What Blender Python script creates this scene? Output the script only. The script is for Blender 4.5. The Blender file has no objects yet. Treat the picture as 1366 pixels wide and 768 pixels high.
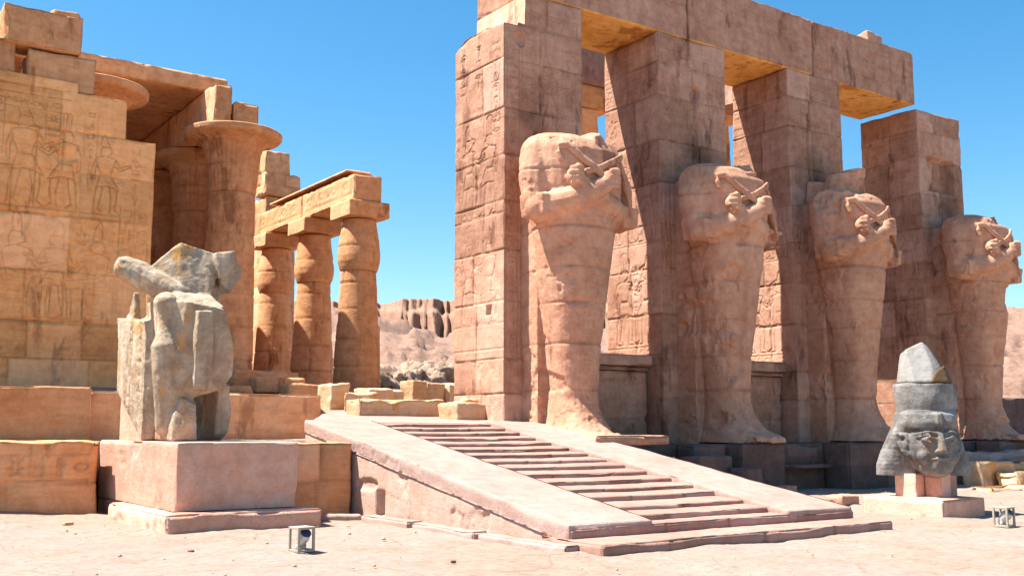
import bpy, bmesh, math, random
import numpy as np
from mathutils import Vector, Matrix

S = bpy.context.scene
COL = S.collection
rad = math.radians

# ------------------------------------------------------------------ camera
cam_d = bpy.data.cameras.new("camera")
cam = bpy.data.objects.new("camera", cam_d)
COL.objects.link(cam)
cam.location = (0.0, 0.0, 1.7)
cam_d.sensor_width = 36.0
cam_d.lens = 36.0 * 1408.0 / 1366.0
cam_d.clip_start = 0.1
cam_d.clip_end = 8000.0
YAW = rad(90.0 - 55.194)          # forward is turned this far from +Y towards +X
cam.rotation_euler = (rad(90.0 + 7.525), 0.0, -YAW)
S.camera = cam

# ------------------------------------------------------------------ light
SUN_DIR = Vector((-1.59, 1.0, 3.5)).normalized()      # towards the sun
SUN_EL = math.asin(SUN_DIR.z)
sun_d = bpy.data.lights.new("sun", 'SUN')
sun_d.energy = 5.0
sun_d.angle = rad(0.5)
sun_d.color = (1.0, 0.94, 0.86)
sun = bpy.data.objects.new("sun", sun_d)
COL.objects.link(sun)
sun.rotation_euler = SUN_DIR.to_track_quat('Z', 'Y').to_euler()
sun.location = (-30, 20, 60)

W = bpy.data.worlds.new("World")
S.world = W
W.use_nodes = True
nt = W.node_tree
nt.nodes.clear()
sky = nt.nodes.new('ShaderNodeTexSky')
sky.sky_type = 'NISHITA'
sky.sun_disc = False
sky.sun_elevation = SUN_EL
sky.sun_rotation = math.atan2(SUN_DIR.x, SUN_DIR.y)
sky.altitude = 100.0
sky.air_density = 1.0
sky.dust_density = 0.6
sky.ozone_density = 1.6
hs = nt.nodes.new('ShaderNodeHueSaturation')
hs.inputs['Saturation'].default_value = 1.38
hs.inputs['Hue'].default_value = 0.49
hs.inputs['Value'].default_value = 1.2
bg = nt.nodes.new('ShaderNodeBackground')
bg.inputs['Strength'].default_value = 0.060
wo = nt.nodes.new('ShaderNodeOutputWorld')
nt.links.new(sky.outputs[0], hs.inputs['Color'])
nt.links.new(hs.outputs[0], bg.inputs['Color'])
nt.links.new(bg.outputs[0], wo.inputs['Surface'])

S.view_settings.view_transform = 'Standard'
S.view_settings.look = 'None'
S.view_settings.gamma = 1.0
S.view_settings.use_curve_mapping = False
S.view_settings.exposure = 1.55
S.render.engine = 'CYCLES'
S.cycles.max_bounces = 8
S.cycles.diffuse_bounces = 5

# ------------------------------------------------------------------ noise
def _h(ix, iy, iz, seed):
    n = (ix * 374761393 + iy * 668265263 + iz * 2147483647 + seed * 974634777) & 0xFFFFFFFF
    n = ((n ^ (n >> 13)) * 1274126177) & 0xFFFFFFFF
    n = ((n ^ (n >> 16)) * 2246822519) & 0xFFFFFFFF
    return ((n ^ (n >> 15)) & 0xFFFFFF).astype(np.float64) / float(0xFFFFFF)

def vnoise(P, seed=0):
    P = np.asarray(P, dtype=np.float64)
    i = np.floor(P).astype(np.int64)
    f = P - i
    f = f * f * (3 - 2 * f)
    x, y, z = i[..., 0], i[..., 1], i[..., 2]
    fx, fy, fz = f[..., 0], f[..., 1], f[..., 2]
    c = 0
    for dx in (0, 1):
        wx = fx if dx else 1 - fx
        for dy in (0, 1):
            wy = fy if dy else 1 - fy
            for dz in (0, 1):
                wz = fz if dz else 1 - fz
                c = c + wx * wy * wz * _h(x + dx, y + dy, z + dz, seed)
    return c * 2 - 1

def fbm(P, sc=1.0, oct=4, seed=0, gain=0.5):
    P = np.asarray(P, dtype=np.float64) * sc
    a, t, tot = 1.0, 0, 0
    for k in range(oct):
        t = t + a * vnoise(P * (2.03 ** k) + 17.3 * k, seed + k)
        tot += a
        a *= gain
    return t / tot

# ------------------------------------------------------------------ materials
def ramp(nt, fac, stops):
    r = nt.nodes.new('ShaderNodeValToRGB')
    els = r.color_ramp.elements
    while len(els) < len(stops):
        els.new(0.5)
    for e, (p, c) in zip(els, stops):
        e.position = p
        e.color = (c[0], c[1], c[2], 1)
    nt.links.new(fac, r.inputs[0])
    return r.outputs[0]

def mixc(nt, fac, a, b, mode='MIX'):
    m = nt.nodes.new('ShaderNodeMix')
    m.data_type = 'RGBA'
    m.blend_type = mode
    if isinstance(fac, float):
        m.inputs[0].default_value = fac
    else:
        nt.links.new(fac, m.inputs[0])
    for s, i in ((a, 6), (b, 7)):
        if isinstance(s, tuple):
            m.inputs[i].default_value = (s[0], s[1], s[2], 1)
        else:
            nt.links.new(s, m.inputs[i])
    return m.outputs[2]

def noise(nt, vec, scale, detail=6, rough=0.6):
    n = nt.nodes.new('ShaderNodeTexNoise')
    n.inputs['Scale'].default_value = scale
    n.inputs['Detail'].default_value = detail
    n.inputs['Roughness'].default_value = rough
    nt.links.new(vec, n.inputs['Vector'])
    return n.outputs[0]

def stone(name, base, light, dark, stain, stain_at=0.62, grain=55.0, bump=0.38, pit=0.0, vstreak=0.3, rough=0.92, spec=0.15, bedding=.4, big=0.55):
    """weathered stone: base mottled towards light and dark, with irregular stains and a fine grain"""
    m = bpy.data.materials.new(name)
    m.use_nodes = True
    nt = m.node_tree
    b = nt.nodes['Principled BSDF']
    b.inputs['Roughness'].default_value = rough
    b.inputs['Specular IOR Level'].default_value = spec
    geo = nt.nodes.new('ShaderNodeNewGeometry')
    tc = geo.outputs['Position']
    n1 = noise(nt, tc, big, 8, 0.62)
    c = ramp(nt, n1, [(0.35, dark), (0.5, base), (0.65, light)])
    n2 = noise(nt, tc, 3.1, 8, 0.7)
    c = mixc(nt, 0.6, c, ramp(nt, n2, [(0.37, dark), (0.51, base), (0.65, light)]))
    # stains with a ragged outline
    mp = nt.nodes.new('ShaderNodeMapping')
    mp.inputs['Scale'].default_value = (1, 1, 0.35)
    mp.inputs['Location'].default_value = (3.1, 7.7, 1.3)
    nt.links.new(tc, mp.inputs['Vector'])
    n3 = noise(nt, mp.outputs[0], 1.25, 9, 0.68)
    s3 = ramp(nt, n3, [(stain_at, (0, 0, 0)), (stain_at + 0.07, (1, 1, 1))])
    f3 = nt.nodes.new('ShaderNodeMath')
    f3.operation = 'MULTIPLY'
    f3.inputs[1].default_value = 0.75
    nt.links.new(s3, f3.inputs[0])
    c = mixc(nt, f3.outputs[0], c, stain)
    # streaks running down
    mp2 = nt.nodes.new('ShaderNodeMapping')
    mp2.inputs['Scale'].default_value = (5.0, 5.0, 0.22)
    nt.links.new(tc, mp2.inputs['Vector'])
    n4 = noise(nt, mp2.outputs[0], 1.0, 5, 0.6)
    f4 = nt.nodes.new('ShaderNodeMapRange')
    f4.inputs[1].default_value = 0.5
    f4.inputs[2].default_value = 0.75
    f4.inputs[3].default_value = 0.0
    f4.inputs[4].default_value = vstreak
    nt.links.new(n4, f4.inputs[0])
    c = mixc(nt, f4.outputs[0], c, dark)
    # bedding layers, wavering
    mp3 = nt.nodes.new('ShaderNodeMapping')
    mp3.inputs['Scale'].default_value = (.8, .8, 6.0)
    mp3.inputs['Rotation'].default_value = (.03, .02, 0)
    nt.links.new(tc, mp3.inputs['Vector'])
    n7 = noise(nt, mp3.outputs[0], 1.0, 7, 0.65)
    c = mixc(nt, bedding, c, ramp(nt, n7, [(0.34, (.74, .68, .62)), (0.5, (1, 1, 1)), (0.68, (1.12, 1.12, 1.12))]), 'MULTIPLY')
    # small dark pits and scars
    n8 = noise(nt, tc, 7.5, 8, 0.75)
    c = mixc(nt, .75, c, ramp(nt, n8, [(0.30, (.62, .55, .50)), (0.40, (1, 1, 1))]), 'MULTIPLY')
    # grain
    n5 = noise(nt, tc, grain, 3, 0.7)
    g = ramp(nt, n5, [(0.25, (0.72, 0.70, 0.68)), (0.5, (1, 1, 1)), (0.78, (1.0, 1.0, 1.0))])
    c = mixc(nt, 0.6, c, g, 'MULTIPLY')
    # block to block difference, stored on the mesh
    at = nt.nodes.new('ShaderNodeAttribute')
    at.attribute_name = 'tint'
    gm = nt.nodes.new('ShaderNodeHueSaturation')
    mr = nt.nodes.new('ShaderNodeMapRange')
    mr.clamp = False
    mr.inputs[1].default_value = -1.0
    mr.inputs[2].default_value = 1.0
    mr.inputs[3].default_value = 0.80
    mr.inputs[4].default_value = 1.20
    nt.links.new(at.outputs['Fac'], mr.inputs[0])
    nt.links.new(mr.outputs[0], gm.inputs['Value'])
    mh = nt.nodes.new('ShaderNodeMapRange')
    mh.inputs[1].default_value = 0.1
    mh.inputs[2].default_value = 1.0
    mh.inputs[3].default_value = 0.0
    mh.inputs[4].default_value = 0.26
    nt.links.new(at.outputs['Fac'], mh.inputs[0])
    grey = sum(light) / 3
    c = mixc(nt, mh.outputs[0], c, tuple(.55 * q + .45 * grey for q in light))
    nt.links.new(c, gm.inputs['Color'])
    nt.links.new(gm.outputs[0], b.inputs['Base Color'])
    # relief of the grain
    n6 = noise(nt, tc, 16.0, 10, 0.72)
    bp = nt.nodes.new('ShaderNodeBump')
    bp.inputs['Strength'].default_value = bump
    bp.inputs['Distance'].default_value = 0.05
    nt.links.new(n6, bp.inputs['Height'])
    bq = nt.nodes.new('ShaderNodeBump')
    bq.inputs['Strength'].default_value = bump * .22
    bq.inputs['Distance'].default_value = 0.12
    nt.links.new(n7, bq.inputs['Height'])
    nt.links.new(bp.outputs[0], bq.inputs['Normal'])
    bw = nt.nodes.new('ShaderNodeBump')
    bw.inputs['Strength'].default_value = bump * .8
    bw.inputs['Distance'].default_value = 0.08
    nt.links.new(n8, bw.inputs['Height'])
    nt.links.new(bq.outputs[0], bw.inputs['Normal'])
    last = bw
    if pit > 0:
        v = nt.nodes.new('ShaderNodeTexVoronoi')
        v.inputs['Scale'].default_value = 28.0
        nt.links.new(tc, v.inputs['Vector'])
        r = ramp(nt, v.outputs[0], [(0.0, (0, 0, 0)), (0.28, (1, 1, 1))])
        b2 = nt.nodes.new('ShaderNodeBump')
        b2.inputs['Strength'].default_value = pit
        b2.inputs['Distance'].default_value = 0.03
        nt.links.new(r, b2.inputs['Height'])
        nt.links.new(bw.outputs[0], b2.inputs['Normal'])
        last = b2
    nt.links.new(last.outputs[0], b.inputs['Normal'])
    return m

M = {}
M['orange'] = stone('orange sandstone', (.77, .395, .155), (.83, .475, .22), (.59, .26, .09), (.29, .115, .045), .58)
M['column'] = stone('column sandstone', (.65, .34, .165), (.73, .435, .235), (.46, .21, .09), (.24, .10, .04), .58, vstreak=.4)
M['pink'] = stone('brown pink sandstone', (.455, .25, .165), (.56, .345, .245), (.32, .155, .098), (.16, .07, .045), .57, vstreak=.45)
M['statue'] = stone('statue sandstone', (.52, .275, .172), (.61, .365, .25), (.385, .18, .108), (.21, .095, .058), .58, vstreak=.3, bedding=.15)
M['stair'] = stone('pale pink stair stone', (.37, .25, .21), (.415, .29, .25), (.31, .195, .155), (.25, .15, .11), .66, vstreak=.1, bedding=.3)
M['riser'] = stone('worn pink stair stone', (.385, .22, .172), (.43, .27, .22), (.32, .17, .13), (.26, .13, .095), .66, vstreak=.1, bedding=.3)
M['granite'] = stone('pink granite', (.66, .37, .265), (.74, .46, .36), (.55, .285, .19), (.43, .21, .13), .68, grain=42, bump=.45, pit=.35, vstreak=.1, bedding=.2)
M['wallpink'] = stone('low wall sandstone', (.72, .355, .165), (.79, .44, .24), (.57, .25, .105), (.37, .155, .065), .60, vstreak=.15, bedding=.5)
M['ochre_bounce'] = stone('ochre painted ceiling', (.82, .43, .115), (.86, .52, .20), (.66, .28, .06), (.38, .13, .03), .54, bedding=.5)  # ceiling paint, with warm light bounced off the ground coloured in
M['rampside'] = stone('pink ramp stone', (.54, .36, .285), (.60, .43, .355), (.45, .28, .205), (.34, .19, .13), .66, vstreak=.15, bedding=.15, pit=.15, bump=.4)
M['dusty'] = stone('dusty blocks', (.60, .40, .24), (.66, .49, .34), (.54, .30, .13), (.56, .27, .075), .55)
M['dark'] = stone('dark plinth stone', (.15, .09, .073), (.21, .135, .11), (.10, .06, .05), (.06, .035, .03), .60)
M['greyst'] = stone('grey statue granite', (.42, .32, .22), (.56, .48, .39), (.25, .17, .10), (.60, .27, .04), .55, grain=70, bump=.55, pit=.3, vstreak=.85, big=1.5)
M['head'] = stone('dark grey granite', (.17, .158, .145), (.31, .295, .275), (.065, .055, .048), (.19, .105, .05), .57, grain=60, bump=.5, big=2.0, pit=.25, vstreak=.15, rough=.62, spec=.4)
M['crown'] = stone('pale grey granite', (.27, .255, .235), (.34, .325, .30), (.18, .165, .15), (.20, .16, .11), .66, grain=70, bump=.3, vstreak=.2, rough=.7, spec=.3)
M['cliff'] = stone('cliff limestone', (.28, .165, .112), (.33, .21, .155), (.21, .118, .08), (.16, .09, .06), .64, grain=1.2, bump=.6, vstreak=.3)

M['mound'] = stone('ruined brick', (.34, .245, .18), (.42, .32, .25), (.20, .13, .09), (.08, .05, .035), .56, grain=9, bump=.8, vstreak=.1, bedding=.8)

def plain(name, col, rough=.5, metal=0.0):
    m = bpy.data.materials.new(name)
    m.use_nodes = True
    nt = m.node_tree
    b = nt.nodes['Principled BSDF']
    b.inputs['Roughness'].default_value = rough
    b.inputs['Metallic'].default_value = metal
    g = nt.nodes.new('ShaderNodeNewGeometry')
    n = noise(nt, g.outputs['Position'], 30, 5, .6)
    c = ramp(nt, n, [(.3, tuple(x * .75 for x in col)), (.6, col)])
    nt.links.new(c, b.inputs['Base Color'])
    return m
M['lampframe'] = plain('dusty painted metal', (.36, .31, .24), .6)
M['lampglass'] = plain('lamp housing', (.55, .55, .52), .3, .3)
M['lampdark'] = plain('lamp glass', (.04, .05, .09), .15)

def ground_mat():
    m = bpy.data.materials.new('sand and worn paving')
    m.use_nodes = True
    nt = m.node_tree
    b = nt.nodes['Principled BSDF']
    b.inputs['Roughness'].default_value = .95
    b.inputs['Specular IOR Level'].default_value = .1
    geo = nt.nodes.new('ShaderNodeNewGeometry')
    tc = geo.outputs['Position']
    n1 = noise(nt, tc, .30, 8, .6)
    c = ramp(nt, n1, [(.36, (.235, .16, .095)), (.5, (.285, .217, .165)), (.60, (.292, .228, .20))])
    n2 = noise(nt, tc, 1.7, 9, .7)
    c = mixc(nt, .5, c, ramp(nt, n2, [(.35, (.185, .122, .08)), (.5, (.288, .222, .182)), (.66, (.33, .265, .232))]))
    n3 = noise(nt, tc, 9.0, 8, .7)
    c = mixc(nt, .45, c, ramp(nt, n3, [(.34, (.15, .10, .065)), (.5, (.288, .222, .184)), (.7, (.34, .272, .24))]))
    # worn flagstones showing through the sand
    vo = nt.nodes.new('ShaderNodeTexVoronoi')
    vo.feature = 'DISTANCE_TO_EDGE'
    vo.inputs['Scale'].default_value = .62
    wv = nt.nodes.new('ShaderNodeMixRGB')
    wn = nt.nodes.new('ShaderNodeTexNoise')
    wn.inputs['Scale'].default_value = 1.1
    nt.links.new(tc, wn.inputs['Vector'])
    wv.inputs[0].default_value = .12
    nt.links.new(tc, wv.inputs[1]); nt.links.new(wn.outputs['Color'], wv.inputs[2])
    nt.links.new(wv.outputs[0], vo.inputs['Vector'])
    crack = ramp(nt, vo.outputs['Distance'], [(0.0, (1, 1, 1)), (.018, (0, 0, 0))])
    where = ramp(nt, noise(nt, tc, .42, 4, .6), [(.42, (0, 0, 0)), (.54, (1, 1, 1))])
    cm = mixc(nt, 1.0, crack, where, 'MULTIPLY')
    cm = mixc(nt, 1.0, cm, (.55, .55, .55), 'MULTIPLY')
    c = mixc(nt, cm, c, (.19, .125, .08))
    # loose dark grit in places
    n5 = noise(nt, tc, 34.0, 4, .7)
    g = ramp(nt, n5, [(.30, (.55, .50, .45)), (.42, (1, 1, 1))])
    c = mixc(nt, .7, c, g, 'MULTIPLY')
    nt.links.new(c, b.inputs['Base Color'])
    n4 = noise(nt, tc, 7.0, 10, .72)
    bp = nt.nodes.new('ShaderNodeBump')
    bp.inputs['Strength'].default_value = .5
    bp.inputs['Distance'].default_value = .08
    nt.links.new(n4, bp.inputs['Height'])
    nt.links.new(bp.outputs[0], b.inputs['Normal'])
    return m
M['ground'] = ground_mat()

# ------------------------------------------------------------------ object helpers
def mesh_obj(name, V, F, mat, parent=None, tint=None, smooth=True):
    V = np.asarray(V, dtype=np.float32)
    me = bpy.data.meshes.new(name)
    if isinstance(F, np.ndarray):
        k = F.shape[1]
        me.vertices.add(len(V))
        me.vertices.foreach_set('co', V.ravel())
        me.loops.add(F.size)
        me.loops.foreach_set('vertex_index', F.astype(np.int32).ravel())
        me.polygons.add(len(F))
        me.polygons.foreach_set('loop_start', np.arange(0, F.size, k, dtype=np.int32))
        me.polygons.foreach_set('loop_total', np.full(len(F), k, dtype=np.int32))
        me.update(calc_edges=True)
        me.validate()
    else:
        me.from_pydata(V.tolist(), [], F)
        me.update()
    me.polygons.foreach_set('use_smooth', np.full(len(me.polygons), smooth, dtype=bool))
    if tint is not None and len(tint) == len(me.vertices):
        a = me.attributes.new('tint', 'FLOAT', 'POINT')
        a.data.foreach_set('value', np.asarray(tint, dtype=np.float32))
    me.materials.append(mat)
    o = bpy.data.objects.new(name, me)
    COL.objects.link(o)
    if parent:
        o.parent = parent
    return o

def empty(name, loc=(0, 0, 0)):
    o = bpy.data.objects.new(name, None)
    o.empty_display_size = .3
    COL.objects.link(o)
    o.location = loc
    return o

def tag(o, label=None, cat=None, group=None, kind=None):
    if label: o['label'] = label
    if cat: o['category'] = cat
    if group: o['group'] = group
    if kind: o['kind'] = kind
    return o

def child(o, parent):
    """parent a mesh built in world coordinates under a thing"""
    o.parent = parent
    o.matrix_parent_inverse = Matrix.Translation(parent.location).inverted()
    return o

# ------------------------------------------------------------------ carving
def circ(cx, cy, r, n=14, a0=0, a1=2 * math.pi, ry=None):
    ry = r if ry is None else ry
    return [(cx + r * math.cos(a0 + (a1 - a0) * k / n), cy + ry * math.sin(a0 + (a1 - a0) * k / n)) for k in range(n + 1)]

GLYPHS = [
    [circ(.5, .5, .32), circ(.5, .5, .08, 8)],                                                        # disc
    [[(.42, .05), (.42, .6), (.35, .8), (.5, 1), (.62, .75), (.55, .55), (.55, .05)]],                # reed leaf
    [[(0, .5), (.12, .62), (.25, .42), (.38, .62), (.5, .42), (.62, .62), (.75, .42), (.88, .62), (1, .5)]],  # water
    [circ(.5, .74, .17, 10, ry=.22), [(.5, .52), (.5, .02)], [(.25, .45), (.75, .45)]],               # looped cross
    [circ(.5, .3, .35, 10, 0, math.pi), [(.15, .3), (.85, .3)]],                                      # loaf
    [[(0, .3), (.2, .42), (.35, .28), (.5, .42), (.65, .28), (.8, .42), (.92, .7), (1, .75)]],        # snake
    [[(0, .5), (.25, .68), (.5, .72), (.75, .68), (1, .5), (.75, .34), (.5, .3), (.25, .34), (0, .5)], circ(.5, .5, .13, 8)],  # eye
    [[(0, .5), (.25, .66), (.5, .7), (.75, .66), (1, .5), (.75, .36), (.5, .32), (.25, .36), (0, .5)]],       # mouth
    [[(.1, .6), (.9, .6)], circ(.5, .6, .4, 10, math.pi, 2 * math.pi, .38)],                          # basket
    [[(.15, .1), (.15, .8), (.85, .8), (.85, .1), (.62, .1)]],                                        # house
    [[(.5, .0), (.42, .8), (.55, 1.0), (.68, .82), (.62, .0)]],                                       # feather
    [[(.1, .45), (.2, .72), (.32, .8), (.45, .74), (.42, .62), (.75, .35), (1, .12), (.62, .22), (.5, .2), (.5, .02), (.62, .0)], [(.42, .2), (.42, .02), (.54, 0)], [(.2, .72), (.2, .42), (.42, .22)]],  # bird
    [[(.3, .05), (.3, .95)], [(.5, .05), (.5, .95)], [(.7, .05), (.7, .95)]],                         # strokes
    [[(.2, .2), (.8, .2), (.8, .8), (.2, .8), (.2, .2)]],                                             # mat
    [[(.35, .0), (.35, .6), (.2, .75), (.3, .95), (.55, .95), (.62, .75), (.5, .6), (.8, .35), (.85, .0), (.35, .0)]],  # seated man
    [[(.45, 0), (.45, .6)], [(.55, 0), (.55, .6)], [(.25, .6), (.75, .6)], [(.25, .72), (.75, .72)], [(.25, .84), (.75, .84)], [(.25, .96), (.75, .96)]],  # pillar sign
    [[(.2, .95), (.45, .9), (.5, .3), (.85, .12), (.85, .02), (.35, .02), (.3, .6), (.2, .95)]],      # foot
    [[(.35, 0), (.45, .75), (.3, .85), (.6, 1.0), (.62, .85), (.52, .76)]],                           # sceptre
    [circ(.5, .55, .2, 10, ry=.32), [(.3, .75), (.1, .95)], [(.7, .75), (.9, .95)], [(.3, .5), (.05, .5)], [(.7, .5), (.95, .5)], [(.3, .3), (.1, .1)], [(.7, .3), (.9, .1)]],  # beetle
]

def place(polys, x, y, w, h, flip=False):
    return [[(x + (1 - a if flip else a) * w, y + b * h) for a, b in p] for p in polys]

def glyph_column(x, y0, y1, w, rng, lines=True, cart=.12):
    out = []
    y = y1
    while y > y0 + w * .5:
        if rng.random() < cart and y - y0 > w * 2.4:
            h = w * 2.1
            r = w * .42
            c = [(x + w * .5 + r * math.cos(a), y - r - .02 + r * math.sin(a)) for a in np.linspace(0, math.pi, 8)]
            c += [(x + w * .5 + r * math.cos(a), y - h + r + r * math.sin(a)) for a in np.linspace(math.pi, 2 * math.pi, 8)]
            c.append(c[0])
            out.append(c)
            out.append([(x + w * .1, y - h - .02), (x + w * .9, y - h - .02)])
            for q in range(3):
                out += place(rng.choice(GLYPHS), x + w * .26, y - h * .33 * (q + 1) + .02, w * .48, h * .26)
            y -= h + w * .15
            continue
        g = rng.choice(GLYPHS)
        if rng.random() < .3:
            h = w * .42
            out += place(g, x + w * .08, y - h, w * .38, h)
            out += place(rng.choice(GLYPHS), x + w * .54, y - h, w * .38, h)
        else:
            h = w * rng.choice([.5, .75, .85])
            out += place(g, x + w * .12, y - h, w * .76, h, rng.random() < .4)
        y -= h + w * .12
    if lines:
        out.append([(x, y0), (x, y1)])
        out.append([(x + w, y0), (x + w, y1)])
    return out

def glyph_row(x0, x1, y, h, rng, lines=True):
    out = []
    x = x0
    while x < x1 - h * .5:
        g = rng.choice(GLYPHS)
        w = h * rng.choice([.55, .7, .8])
        out += place(g, x, y + h * .08, w, h * .84, rng.random() < .4)
        x += w + h * .14
    if lines:
        out.append([(x0, y), (x1, y)])
        out.append([(x0, y + h), (x1, y + h)])
    return out

STAND = [
    [(.0, .80), (.03, .82), (.075, .835), (.07, .855), (.085, .87), (.065, .89), (.06, .93)],
    [(-.07, .80), (-.075, .88), (-.05, .93), (.06, .93)],
    [(-.055, .925), (-.075, 1.0), (-.05, 1.07), (-.02, 1.11), (.0, 1.06), (.03, .97), (.06, .93)],
    [(-.03, .80), (-.13, .775), (-.11, .66), (-.065, .55), (.065, .55), (.10, .66), (.135, .775), (.02, .80)],
    [(.135, .775), (.19, .66), (.29, .70), (.33, .715), (.34, .69), (.30, .67), (.19, .61), (.105, .70)],
    [(-.13, .775), (-.175, .62), (-.165, .47), (-.135, .46), (-.14, .60), (-.105, .69)],
    [(-.065, .55), (-.11, .36), (.05, .38), (.19, .33), (.065, .55)],
    [(-.065, .53), (.065, .53)],
    [(.16, .34), (.165, .20), (.14, .05), (.215, .0), (.07, .0), (.085, .06), (.09, .2), (.06, .37)],
    [(-.03, .37), (-.05, .22), (-.085, .06), (-.02, .0), (-.15, .0), (-.14, .06), (-.135, .2), (-.11, .36)],
]
GOD = STAND[:2] + [
    [(-.03, .93), (-.05, 1.14), (-.01, 1.17), (.0, .94)], [(.01, .94), (.015, 1.17), (.05, 1.14), (.04, .93)],
] + STAND[3:] + [[(.33, .0), (.33, .88), (.29, .93), (.38, .97)]]
SEATED = [
    [(.0, .80), (.04, .82), (.085, .84), (.075, .87), (.09, .88), (.065, .91), (.05, .95), (-.05, .95), (-.08, .88), (-.07, .80)],
    [(-.04, .95), (-.055, 1.12), (-.02, 1.2), (.03, 1.1), (.05, .95)],
    [(-.03, .80), (-.14, .77), (-.12, .62), (-.08, .48), (.08, .48), (.11, .62), (.14, .77), (.02, .80)],
    [(.14, .77), (.22, .62), (.42, .66), (.43, .63), (.22, .56), (.11, .68)],
    [(-.14, .77), (-.17, .6), (.04, .5), (.2, .49), (.2, .46), (-.02, .46)],
    [(-.12, .48), (-.12, .38), (.36, .38), (.38, .46), (.08, .5)],
    [(.36, .44), (.35, .06), (.44, .0), (.26, .0), (.27, .38)],
    [(-.2, .38), (.14, .38), (.14, .02), (-.2, .02), (-.2, .52), (-.16, .52), (-.16, .38)],
    [(-.14, .32), (.08, .32), (.08, .08), (-.14, .08), (-.14, .32)],
    [(-.3, 0), (.5, 0)],
]

def figure(polys, x, y, h, flip=False):
    s = -h if flip else h
    return [[(x + a * s, y + b * h) for a, b in p] for p in polys]

class Carve:
    """a raster of groove depth over a wall face of size w by h"""
    def __init__(self, w, h, res=.022):
        self.w, self.h, self.res = w, h, res
        self.nx, self.ny = int(w / res) + 2, int(h / res) + 2
        self.d = np.zeros((self.ny, self.nx))
    def lines(self, polys, width=.03, depth=.03):
        r = self.res
        for p in polys:
            for (ax, ay), (bx, by) in zip(p[:-1], p[1:]):
                i0 = max(0, int((min(ax, bx) - width) / r)); i1 = min(self.nx - 1, int((max(ax, bx) + width) / r) + 1)
                j0 = max(0, int((min(ay, by) - width) / r)); j1 = min(self.ny - 1, int((max(ay, by) + width) / r) + 1)
                if i1 <= i0 or j1 <= j0:
                    continue
                X = (np.arange(i0, i1 + 1) * r)[None, :]
                Y = (np.arange(j0, j1 + 1) * r)[:, None]
                dx, dy = bx - ax, by - ay
                L = dx * dx + dy * dy + 1e-12
                t = np.clip(((X - ax) * dx + (Y - ay) * dy) / L, 0, 1)
                dist = np.hypot(X - ax - t * dx, Y - ay - t * dy)
                g = depth * np.clip(1 - (dist / width) ** 2, 0, 1)
                s = self.d[j0:j1 + 1, i0:i1 + 1]
                np.maximum(s, g, out=s)
        return self
    def pit(self, cx, cy, rx, ry, depth, seed=1, square=False):
        X = (np.arange(self.nx) * self.res)[None, :] + np.zeros((self.ny, 1))
        Y = (np.arange(self.ny) * self.res)[:, None] + np.zeros((1, self.nx))
        n = fbm(np.stack([X, Y, X * 0 + seed], -1), 3.0, 4, seed)
        if square:
            q = np.maximum(np.abs(X - cx) / rx, np.abs(Y - cy) / ry) + n * .015
        else:
            q = np.hypot((X - cx) / rx, (Y - cy) / ry) + n * .5
        g = depth * np.clip((1 - q) * (8 if square else 3), 0, 1)
        np.maximum(self.d, g, out=self.d)
        return self
    def at(self, s, t):
        x = np.clip(s / self.res, 0, self.nx - 1.001)
        y = np.clip(t / self.res, 0, self.ny - 1.001)
        i, j = x.astype(int), y.astype(int)
        fx, fy = x - i, y - j
        d = self.d
        return (d[j, i] * (1 - fx) * (1 - fy) + d[j, i + 1] * fx * (1 - fy) + d[j + 1, i] * (1 - fx) * fy + d[j + 1, i + 1] * fx * fy)

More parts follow.
